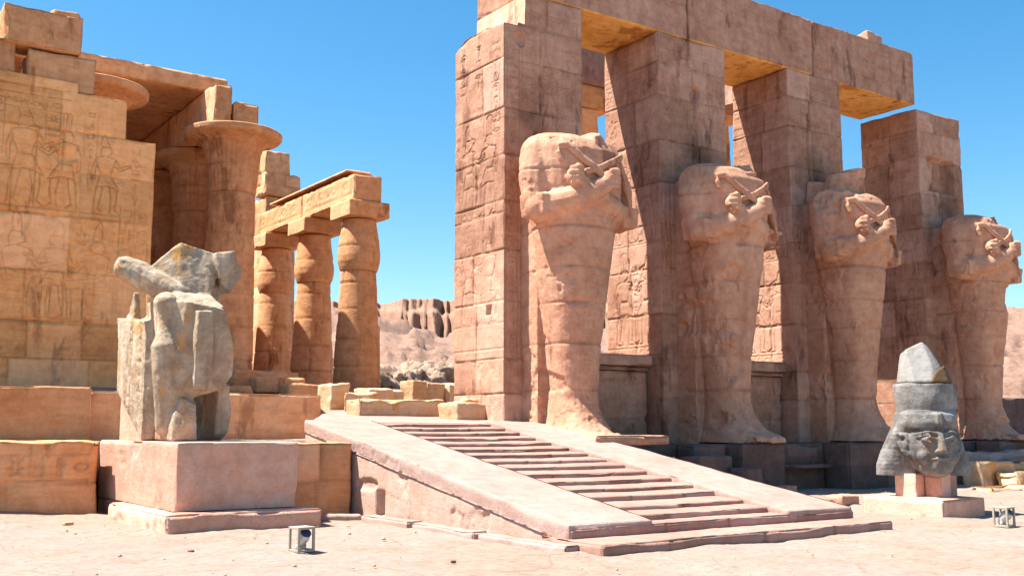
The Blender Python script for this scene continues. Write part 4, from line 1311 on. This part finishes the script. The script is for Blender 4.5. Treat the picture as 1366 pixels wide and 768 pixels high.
def lathe(prof, cx, cy, nseg=72, dz=.05, seed=0, joints=(), flutes=None, rough=.015, chip=0.0, vj=True):
    """round drum with profile [(z, r)], drum joints and wear; closed at both ends"""
    prof = np.array(prof, float)
    out = [prof[0]]
    for a, b in zip(prof[:-1], prof[1:]):
        n = max(1, int(np.hypot(*(b - a)) / dz))
        for k in range(1, n + 1):
            out.append(a + (b - a) * k / n)
    pz = np.array(out)
    th = np.linspace(0, 2 * np.pi, nseg, endpoint=False)
    Zg, Tg = np.meshgrid(pz[:, 0], th, indexing='ij')
    Rg = np.repeat(pz[:, 1][:, None], nseg, 1)
    P = np.stack([cx + Rg * np.cos(Tg), cy + Rg * np.sin(Tg), Zg], -1)
    d = rough * (fbm(P, 1.6, 5, seed) + .3)
    zw = Zg + .02 * fbm(P, .9, 3, seed + 1)
    dj = np.full_like(Zg, 9.0)
    for j in joints:
        dj = np.minimum(dj, np.abs(zw - j))
    gap = np.clip(.5 + fbm(P, .9, 3, seed + 2), .1, 1.3)
    if vj and len(joints):
        kk = np.searchsorted(np.array(joints), zw)
        a0 = (kk * 2.399 + seed) % (2 * np.pi)
        for q in (0, 2.2, 4.1):
            da = np.abs((Tg - a0 - q + np.pi) % (2 * np.pi) - np.pi) * np.maximum(Rg, .1)
            dj = np.minimum(dj, da)
    d = d + .05 * gap * np.exp(-(dj / .024) ** 2) + .12 * np.clip(fbm(P, 1.4, 4, seed + 14) - .15, 0, 1) * np.exp(-(dj / .09) ** 2)
    d = d + .10 * np.clip(fbm(P, 1.1, 3, seed + 4) - .25, 0, 1) + chip * np.clip(fbm(P, 2.6, 3, seed + 7) - .05, 0, 1)
    if flutes:
        z0, z1, n, amp = flutes
        m = np.clip((Zg - z0) / .2, 0, 1) * np.clip((z1 - Zg) / .1, 0, 1)
        d = d + m * amp * np.abs(np.sin(Tg * n / 2)) ** 6
    R2 = np.maximum(Rg - d, .0)
    P[..., 0] = cx + R2 * np.cos(Tg); P[..., 1] = cy + R2 * np.sin(Tg)
    V = P.reshape(-1, 3)
    idx = np.arange(len(pz) * nseg).reshape(len(pz), nseg)
    nx_ = np.roll(idx, -1, 1)
    q = np.stack([idx[:-1], nx_[:-1], nx_[1:], idx[1:]], -1).reshape(-1, 4)
    kk = np.searchsorted(np.array(joints), zw) if len(joints) else np.zeros_like(Zg, int)
    T = (np.sin(kk * 12.9 + seed) * .6 - 1.5 * gap * np.exp(-(dj / .035) ** 2)).reshape(-1)
    return V, q, T

def bell_column(cx, cy, z0, lab, seed, zr=11.62, res=.05):
    root = empty('bell_column', (cx, cy, z0))
    tag(root, lab, 'column', 'bell-topped columns of the temple')
    k = zr - 11.97
    J = levels(z0, 9.6 + k, 1.05, random.Random(seed), .15)
    V, F, T = lathe([(z0, 0), (z0, .88), (z0 + 2, .87), (9.84 + k, .78), (9.84 + k, 0)], cx, cy, seed=seed, joints=J)
    child(mesh_obj('shaft', V, F, M['column'], tint=T), root)
    prof = [(9.845, 0), (9.845, .79), (9.95, .82), (10.4, .86), (10.9, .90), (11.25, .94), (11.48, 1.02), (11.60, 1.16), (11.68, 1.38), (11.73, 1.56), (11.79, 1.62), (11.94, 1.63), (11.97, 1.60), (11.97, 0)]
    prof = [(z + k, r) for z, r in prof]
    V, F, T = lathe(prof, cx, cy, nseg=144, dz=.035, seed=seed + 1, flutes=(10.0 + k, 11.6 + k, 36, .026), chip=.03, rough=.01, joints=[10.75 + k])
    child(mesh_obj('capital', V, F, M['column'], tint=T), root)
    return root
bell_column(12.18, 34.15, 2.9, 'nearest bell-topped column, its wide capital against the sky', 21)
bell_column(12.25, 38.1, 3.0, 'second bell-topped column, half hidden under the roof', 22)
bell_column(12.3, 42.1, 3.0, 'innermost bell-topped column in the dark of the hall', 23)
bell_column(7.25, 32.75, 2.9, 'column whose bell capital shows above the temple wall, beside the big block', 24, zr=11.9)

# architrave and roof over the hall
ar = empty('hall_architrave', (11.9, 38, 11.62))
tag(ar, 'stone beams running back over the bell-topped columns, two broken ends showing', 'architrave')
sbox('beam', M['column'], 11.08, 11.72, 33.0, 46.5, 11.635, 12.93, .07, seed=160, sides='LFRBTD', block=4.2, chip=.05, bigchip=.08, parent=ar)
sbox('beam', M['column'], 11.75, 12.66, 33.0, 46.5, 11.635, 12.42, .07, seed=161, sides='LFRBTD', block=4.2, chip=.05, bigchip=.08, parent=ar)
rf = empty('roof', (9, 40, 12.95))
tag(rf, 'flat roof of long stone slabs over the dark hall', 'roof')
for k in range(5):
    y0 = 34.15 + k * 2.5
    sbox('roof_slab', M['column'], 3.5, 11.95, y0, y0 + 2.49, 12.94, 13.50 - .04 * (k % 2), .09, seed=165 + k, sides='LFRBTD', block=9, chip=.05, bigchip=.08, parent=rf)
o = sbox('hall_wall', M['column'], 1.0, 15.8, 46.6, 47.6, 2.6, 13.6, .2, seed=170, sides='LFRBT', courses=levels(2.6, 13, 1.2, rng0), block=2)
tag(o, 'rear wall of the hall in deep shade behind the columns', 'wall')
o = sbox('hall_wall', M['column'], 13.1, 13.7, 36.2, 46.5, 2.6, 12.93, .2, seed=172, sides='LFRBT', courses=levels(2.6, 13, 1.2, rng0), block=2)
tag(o, 'inner wall of the hall closing the dark space behind the bell columns', 'wall')
o = sbox('hall_wall', M['column'], 1.0, 2.0, 31.1, 46.5, 2.6, 12.93, .25, seed=171, sides='LFRBT', courses=levels(2.6, 13, 1.2, rng0), block=2)
tag(o, 'side wall of the hall hidden in shade behind the temple wall', 'wall')
pier = empty('broken_pier', (19.95, 49.5, 2.8))
tag(pier, 'broken pier with stepped top between the nearest bell column and the ruined beam', 'pier')
sbox('shaft', M['column'], 19.1, 20.8, 48.7, 50.3, 2.8, 13.0, .1, seed=175, sides='LFRBT', courses=levels(2.8, 12.9, 1.1, rng0), block=1.2, bigchip=.1, parent=pier)
def zp(x, y):
    return 15.3 - 1.1 * (x > 20.3) - .7 * (x > 20.85) + .12 * fbm(np.stack([x, y, y * 0], -1), 1.8, 3, 6)
sbox('broken_top', M['column'], 19.0, 21.5, 48.6, 49.9, 13.05, 15.3, .06, seed=176, sides='LFRBTD', courses=[13.6, 14.2], block=1.0, chip=.1, bigchip=.2, ztop=zp, parent=pier)

def bud_column(cx, cy, z0, lab, seed, res=72):
    root = empty('bud_column', (cx, cy, z0))
    tag(root, lab, 'column', 'bud-topped columns under the ruined beam')
    J = [3.9, 4.9, 6.0, 7.0]
    V, F, T = lathe([(z0, 0), (z0, .86), (4.0, .86), (7.44, .66), (7.44, 0)], cx, cy, seed=seed, joints=J, nseg=res)
    child(mesh_obj('shaft', V, F, M['column'], tint=T), root)
    V, F, T = lathe([(7.445, 0), (7.445, .68), (7.6, .74), (7.8, .79), (8.05, .80), (8.5, .76), (9.0, .68), (9.38, .62), (9.40, 0)], cx, cy, seed=seed + 1, joints=[8.35], nseg=res, chip=.02)
    child(mesh_obj('capital', V, F, M['column'], tint=T), root)
    V, F, T = stone_box(cx - .86, cx + .86, cy - .86, cy + .86, 9.41, 10.02, .06, seed=seed + 2, sides='LFRBTD', block=9, chip=.05)
    child(mesh_obj('abacus', V, F, M['column'], tint=T), root)
    return root
bud_column(17.55, 35.28, 2.9, 'frontmost bud-topped column, standing clear against the sky', 180)
bud_column(17.55, 39.28, 3.0, 'middle bud-topped column, lit on its left shoulder', 184)
bud_column(17.55, 43.28, 3.0, 'rearmost bud-topped column, darkest under the beam', 188)
V, F, T = lathe([(2.9, 0), (2.9, .95), (6.6, .85), (7.0, .5), (7.1, 0)], 23.4, 46.5, seed=192, joints=[3.9, 4.9, 5.9], chip=.1)
o = mesh_obj('column_stump', V, F, M['dusty'], tint=T)
tag(o, 'distant broken column seen as a sliver between two bud-topped columns', 'column')
eb = empty('ruined_beam', (17, 39, 10.03))
tag(eb, 'carved stone beam lying over the bud-topped columns', 'beam')
rng = random.Random(5)
c = Carve(9.6, 1.2)
c.lines(glyph_row(.4, 8.8, .22, .7, rng), .035, .035)
for k, (a, b) in enumerate([(34.55, 39.25), (39.26, 44.1)]):
    sbox('beam_block', M['column'], 16.92, 18.12, a, b, 10.03, 11.02, .06, seed=195 + k, sides='LFRBTD', block=9, chip=.04, bigchip=.05, carve=dict(L=c), parent=eb)
sbox('beam_slab', M['column'], 16.86, 18.0, 35.1, 42.6, 11.17, 11.27, .08, seed=198, sides='LFRBTD', block=9, chip=.03, parent=eb)
sbox('beam_rib', M['column'], 17.25, 18.0, 35.2, 42.5, 11.0, 11.172, .12, seed=199, sides='LFRB', block=9, parent=eb)

# ---------------------------------------------------------------- stones about the head of the stairs
V, F, T = stone_box(12.15, 14.75, 24.25, 25.15, 1.78, 2.45, .04, seed=210, sides='LFRBT', block=9, chip=.14, bigchip=.12, rough=.04,
                    carve=dict(F=Carve(2.6, .6).lines(glyph_row(.2, 2.4, .30, .2, random.Random(3), False), .02, .03)))
o = mesh_obj('fallen_lintel', V, F, M['dusty'], tint=T)
tag(o, 'long rounded block with faint carving lying at the head of the stairs', 'block')
STONES = [
    ((14.75, 23.25, 1.80), (1.30, .85, .56), .1, .92, 'pale squared block beside the sunlit end pillar', 'dusty'),
    ((14.72, 23.1, 2.33), (.62, .35, .16), .4, .6, 'small brown stone on top of the pale squared block', 'dusty'),
    ((13.0, 27.6, 2.15), (.75, .7, .85), .3, .75, 'orange boulder next to the end of the terrace wall', 'dusty'),
    ((13.4, 26.6, 2.05), (.95, .8, .65), .8, .7, 'pale boulder in front of the orange boulder', 'dusty'),
    ((14.3, 27.6, 2.15), (1.1, .8, .75), .2, .75, 'yellowish boulder between the pale boulder and the frontmost column', 'dusty'),
    ((15.0, 28.4, 2.3), (1.2, .9, .6), -.2, .75, 'flat-topped boulder before the frontmost bud-topped column', 'dusty'),
    ((15.35, 27.1, 2.1), (.75, .6, .5), .5, .7, 'small orange boulder right of the flat-topped one', 'dusty'),
    ((16.2, 28.6, 2.35), (.62, .8, .85), .1, .85, 'upright orange block, leftmost of the rough row behind the fallen lintel', 'dusty'),
    ((16.85, 28.7, 2.35), (.66, .8, .82), -.1, .8, 'second upright block of the rough row behind the fallen lintel', 'dusty'),
    ((17.5, 28.6, 2.35), (.72, .8, .85), .2, .75, 'third rough block of the row, close to the sunlit end pillar', 'dusty'),
    ((18.2, 28.9, 2.35), (.85, .9, .9), .4, .7, 'last rough block of the row, partly behind the sunlit end pillar', 'dusty'),
    ((11.6, 31.0, 2.85), (1.1, .8, .62), .2, .8, 'dark slab stone at the foot of the nearest bell column', 'column'),
    ((12.5, 30.6, 2.75), (1.6, .9, .50), .0, .9, 'flat pale-topped slab behind the terrace wall', 'column'),
    ((13.0, 32.2, 3.0), (1.7, .9, .55), -.2, .8, 'long low stone between the bell column and the bud columns', 'column'),
    ((12.9, 29.3, 2.6), (1.5, .7, .42), .1, .9, 'squared low stone right behind the end of the terrace wall', 'column'),
    ((9.3, 29.5, 2.65), (.9, .7, .75), .5, .7, 'shaded boulder just right of the seated statue on the terrace', 'column'),
    ((10.4, 29.2, 2.6), (1.5, .8, .30), .0, .85, 'thin slab lying on the terrace right of the seated statue', 'column'),
]
for k, (loc, size, rz, boxy, lab, mat) in enumerate(STONES):
    o = rock('temple_stone', loc, size, 400 + k, M[mat], rz, voxel=.045, boxy=boxy, disp=.06)
    tag(o, lab, 'stone', 'stones lying at the head of the stairs')

for k, (x, y, z, sx, sy, sz, rz, lab) in enumerate([
        (28.5, 50.0, 2.9, 5.5, 2.5, 2.3, .3, 'large dark mound of ruined brick, seen left of the sunlit end pillar'),
        (31.5, 52.5, 3.0, 6.0, 3.0, 2.9, -.2, 'tallest dark ruined mound, partly behind the sunlit end pillar'),
        (26.5, 47.5, 2.9, 4.5, 2.2, 1.3, .1, 'low pale mound right beside the frontmost bud-topped column'),
        (29.8, 46.8, 2.9, 4.0, 2.0, 1.0, -.3, 'low flat mound before the dark ruined mounds')]):
    o = rock('ruined_mound', (x, y, z - .2), (sx, sy, sz), 600 + k, M['mound'], rz, voxel=.12, boxy=.55, disp=.55, cuts=9)
    tag(o, lab, 'mound', 'ruined mounds beyond the temple')

# ================================================================== granite head on its stand
FA = rad(33)
fw = Vector((-math.sin(FA), -math.cos(FA), 0)); rt = Vector((math.cos(FA), -math.sin(FA), 0))
HC = Vector((19.22, 12.95, 0))
def hp(a, f, z): return HC + rt * a + fw * f + Vector((0, 0, z))
hrot = Matrix((rt, -fw, Vector((0, 0, 1)))).transposed()      # local x = to the right, -y = forward
o = sbox('granite_slab', M['granite'], 18.42, 19.86, 12.1, 13.96, -.1, .34, .04, seed=240, sides='LFRBT', block=9, chip=.03, bigchip=.03)
tag(o, 'low pink granite slab under the grey head and its supports', 'slab')
for k, (a, f, sx, sy, lab) in enumerate([(-.34, -.02, .42, .5, 'left pink support block under the grey head'), (.10, .22, .36, .42, 'middle pink support block, half sunlit, under the grey head'), (.38, -.18, .30, .5, 'right shaded pink support block under the grey head')]):
    p = hp(a, f, 0)
    o = sbox('support_block', M['granite'], p.x - sx / 2, p.x + sx / 2, p.y - sy / 2, p.y + sy / 2, .335, .80, .03, seed=242 + k, sides='LFRBT', block=9, chip=.02)
    tag(o, lab, 'support', 'support blocks under the grey head')

def colossal_head():
    root = empty('colossal_head', tuple(hp(0, 0, .75)))
    tag(root, 'dark grey granite head with a broken crown, on pink support blocks', 'statue head')
    bm = bmesh.new()
    E_ = lambda c, r, rot=None: bm_ellipsoid(bm, hp(*c), r, (hrot @ rot) if rot else hrot, 24)
    # head cloth flaring to both sides
    def ring(z, a, b, fo, p=2.6):
        return [tuple(hp(x, -y + fo, z)) for x, y, _ in sring(0, 0, 0, a, b, p, 40)]
    bm_loft(bm, [ring(.74, .95, .27, -.20, 4), ring(.95, .93, .28, -.20, 4), ring(1.25, .84, .30, -.19, 3.2), ring(1.50, .74, .36, -.14), ring(1.70, .64, .46, -.05), ring(1.84, .585, .54, 0), ring(1.98, .555, .555, .02), ring(2.06, .50, .5, .02)])
    # brow band
    bm_loft(bm, [ring(1.68, .50, .56, .09), ring(1.80, .54, .60, .07), ring(1.97, .545, .58, .04)])
    # face
    E_((0, .26, 1.33), (.49, .46, .60))
    E_((0, .36, .96), (.36, .34, .26))
    E_((0, .56, .86), (.16, .13, .10))
    for s in (-1, 1):
        E_((s * .25, .52, 1.14), (.18, .14, .18))                 # cheek
        E_((s * .22, .655, 1.46), (.135, .06, .062))              # eye
        bm_capsule(bm, [hp(s * .06, .69, 1.585), hp(s * .22, .685, 1.625), hp(s * .38, .585, 1.59), hp(s * .45, .48, 1.55)], [.022, .026, .024, .018], n=8)   # brow
        bm_capsule(bm, [hp(s * .08, .715, 1.44), hp(s * .22, .725, 1.415), hp(s * .36, .62, 1.45)], [.016, .02, .016], n=8)      # lower lid
        bm_capsule(bm, [hp(s * .08, .715, 1.475), hp(s * .22, .73, 1.525), hp(s * .36, .625, 1.48)], [.016, .022, .016], n=8)    # upper lid
        # ear: rim and lobe
        bm_capsule(bm, [hp(s * .49, .28, 1.16), hp(s * .57, .24, 1.24), hp(s * .63, .18, 1.40), hp(s * .60, .18, 1.54), hp(s * .52, .28, 1.55), hp(s * .49, .32, 1.45)], [.06, .05, .048, .048, .042, .035], n=10)
        E_((s * .52, .22, 1.36), (.045, .09, .14))
    # nose and mouth
    bm_hull(bm, [hp(-.05, .70, 1.58), hp(.05, .70, 1.58), hp(-.13, .66, 1.20), hp(.13, .66, 1.20), hp(-.055, .86, 1.25), hp(.055, .86, 1.25), hp(-.03, .80, 1.45), hp(.03, .80, 1.45), hp(0, .84, 1.19)])
    for s in (-1, 1):
        E_((s * .095, .72, 1.235), (.06, .065, .05))
    bm_capsule(bm, [hp(-.19, .62, 1.085), hp(-.08, .72, 1.10), hp(0, .735, 1.09), hp(.08, .72, 1.10), hp(.19, .62, 1.085)], [.022, .04, .036, .04, .022], n=10)
    bm_capsule(bm, [hp(-.17, .62, 1.04), hp(-.07, .70, 1.015), hp(.07, .70, 1.015), hp(.17, .62, 1.04)], [.02, .042, .042, .02], n=10)
    # serpent stump on the brow
    bm_hull(bm, [hp(-.07, .60, 1.70), hp(.07, .60, 1.70), hp(-.06, .72, 1.76), hp(.06, .72, 1.76), hp(-.09, .60, 2.0), hp(.09, .6, 2.0), hp(-.05, .70, 1.96), hp(.06, .68, 1.98)])
    V, F, N = fuse(bm, .022, 2, .5)
    L = V - np.array(HC)
    d = .012 * fbm(V, 3.0, 5, 7) + .006 * np.abs(fbm(V, 11, 3, 8))
    a_ = L @ np.array(rt); f_ = L @ np.array(fw)
    cloth = (np.abs(a_) > .56) | (f_ < -.1)
    d += cloth * .002 * np.sin(L[:, 2] * 75) * (V[:, 2] < 1.7)
    d += .05 * np.clip(fbm(V, 2.2, 3, 9) - .2, 0, 1)
    V = V - N * d[:, None]
    child(mesh_obj('face_and_headcloth', V, F, M['head'], tint=fbm(V, 2.0, 3, 14)), root)
    # crown drum
    bm = bmesh.new()
    bm_loft(bm, [ring(1.96, .53, .53, .0, 2.1), ring(2.2, .55, .55, -.0, 2.1), ring(2.52, .575, .575, -.02, 2.1), ring(2.58, .575, .575, -.02, 2.1)])
    bm_box(bm, hp(.50, .18, 2.28), (.14, .2, .46), hrot)
    V, F, N = fuse(bm, .03, 1)
    d = .014 * fbm(V, 3, 5, 17) + .07 * np.clip(fbm(V, 1.9, 3, 21) - .18, 0, 1)
    child(mesh_obj('crown_band', V - N * d[:, None], F, M['head'], tint=fbm(V, 1.5, 3, 15) + .4), root)
    # broken top of the crown
    bm = bmesh.new()
    bm_hull(bm, [hp(a, f, 2.583) for a, f in ((-.54, .05), (-.36, .40), (0, .52), (.32, .42), (.50, .1), (.42, -.3), (0, -.54), (-.42, -.35))]
            + [hp(-.44, .10, 2.85), hp(-.36, .06, 3.28), hp(.0, .05, 3.45), hp(.10, .05, 3.36), hp(.30, .05, 3.05), hp(.42, .05, 2.8), hp(.05, .34, 2.95), hp(.0, -.2, 3.42), hp(-.35, -.25, 3.2), hp(.25, -.3, 3.0)])
    V, F, N = fuse(bm, .03, 1)
    d = .016 * fbm(V, 3, 5, 27)
    child(mesh_obj('crown_top', V - N * d[:, None], F, M['crown']), root)
    bm = bmesh.new()
    bm_hull(bm, [hp(-.08, .30, 2.585), hp(-.08, .54, 2.585), hp(.30, .50, 2.585), hp(.54, .18, 2.585), hp(.12, .44, 2.86), hp(.30, .34, 2.95), hp(.50, .14, 2.75), hp(.1, .2, 2.7), hp(.5, -.1, 2.585)])
    V, F, N = fuse(bm, .025, 1)
    child(mesh_obj('crown_patch', V - N * (.02 * fbm(V, 5, 4, 3))[:, None], F, plain('brown mortar', (.11, .06, .022), .9)), root)
colossal_head()

# ================================================================== ground lamps
def ground_lamp(loc, rz, lab):
    root = empty('ground_lamp', loc)
    tag(root, lab, 'lamp', 'box lamps on the ground')
    bm = bmesh.new()
    w, h, b = .27, .34, .035
    def bx(c, s): bm_box(bm, c, s)
    for sx in (-1, 1):
        for sy in (-1, 1):
            bx((sx * (w - b) / 2, sy * (w - b) / 2, h / 2), (b, b, h))
    for z in (b / 2, h - b / 2):
        for s in (-1, 1):
            bx((0, s * (w - b) / 2, z), (w - 2 * b + .004, b * .98, b * .96))
            bx((s * (w - b) / 2, 0, z), (b * .98, w - 2 * b + .004, b * .96))
    bx((0, 0, h - .008), (w - .02, w - .02, .012))
    bmesh.ops.bevel(bm, geom=bm.edges[:], offset=.004, segments=1, affect='EDGES')
    me = bpy.data.meshes.new('frame'); bm.to_mesh(me); bm.free(); me.materials.append(M['lampframe'])
    fr = bpy.data.objects.new('frame', me); COL.objects.link(fr); fr.parent = root
    bm = bmesh.new()
    bm_capsule(bm, [(0, .055, .085), (0, .0, .15), (0, -.05, .20)], [.055, .075, .088], n=18)
    bm_box(bm, (0, .02, .05), (.16, .03, .09))
    me = bpy.data.meshes.new('lamp_body'); bm.to_mesh(me); bm.free(); me.materials.append(M['lampglass'])
    for p in me.polygons: p.use_smooth = True
    lb = bpy.data.objects.new('lamp_body', me); COL.objects.link(lb); lb.parent = root
    bm = bmesh.new()
    bmesh.ops.create_cone(bm, cap_ends=True, segments=20, radius1=.078, radius2=.078, depth=.012,
                          matrix=Matrix.Translation((0, -.108, .262)) @ Vector((0, -.05, .05)).to_track_quat('Z', 'Y').to_matrix().to_4x4())
    me = bpy.data.meshes.new('lamp_lens'); bm.to_mesh(me); bm.free(); me.materials.append(M['lampdark'])
    ll = bpy.data.objects.new('lamp_lens', me); COL.objects.link(ll); ll.parent = lb
    root.rotation_euler = (0, 0, rz)
ground_lamp((6.16, 13.98, .0), .12, 'small boxed lamp on the sand in front of the granite pedestal')
ground_lamp((17.68, 10.47, .0), .05, 'small boxed lamp on the sand right of the grey head')

# loose stones on the sand
rng = random.Random(8)
for k, (x, y, s, lab) in enumerate([(4.9, 14.85, .10, 'dark pebble on the sand left of the nearer boxed lamp'), (7.35, 11.9, .07, 'dark pebble on the sand at the bottom edge'),
                                    (4.4, 20.0, .2, 'pale stone on the sand before the carved low wall'), (2.3, 16.0, .12, 'pale pebble on the sand at the far left'), (19.4, 10.6, .09, 'pale pebble beyond the farther boxed lamp')]):
    o = rock('pebble', (x, y, -.005), (s, s * .8, s * .6), 500 + k, M['dark'] if k < 2 else M['dusty'], rng.uniform(0, 3), voxel=s * .12, disp=s * .06)
    tag(o, lab, 'pebble', 'loose pebbles on the sand')
Vp, Fp = [], []
for k in range(420):
    x, y = rng.uniform(0, 26), rng.uniform(6, 21.5)
    if 5.2 < x < 8.3 and y > 17.4 or 9.3 < x < 16.1 and y > 11.2 or x > 18.3 and y > 12 and x < 20:
        continue
    s = .012 + .03 * rng.random() ** 4
    b = len(Vp)
    a0 = rng.uniform(0, 6)
    for (zz, rr) in ((-.3, .8), (.25, 1.0), (.75, .5)):
        for q in range(5):
            a = a0 + q * 1.2566 + rng.uniform(-.3, .3)
            Vp.append((x + s * rr * math.cos(a), y + s * rr * .8 * math.sin(a), s * zz + .005))
    for r_ in range(2):
        for q in range(5):
            Fp.append((b + r_ * 5 + q, b + r_ * 5 + (q + 1) % 5, b + r_ * 5 + 5 + (q + 1) % 5, b + r_ * 5 + 5 + q))
    Fp.append((b + 10, b + 11, b + 12, b + 13, b + 14))
tag(mesh_obj('gravel', Vp, Fp, M['dusty'], smooth=False), 'fine gravel scattered over the pale sand', 'gravel', kind='stuff')

# walls, columns and beams are things in their own right
for o in bpy.data.objects:
    if o.parent is None and 'category' in o.keys() and 'kind' not in o.keys():
        o['kind'] = 'thing'
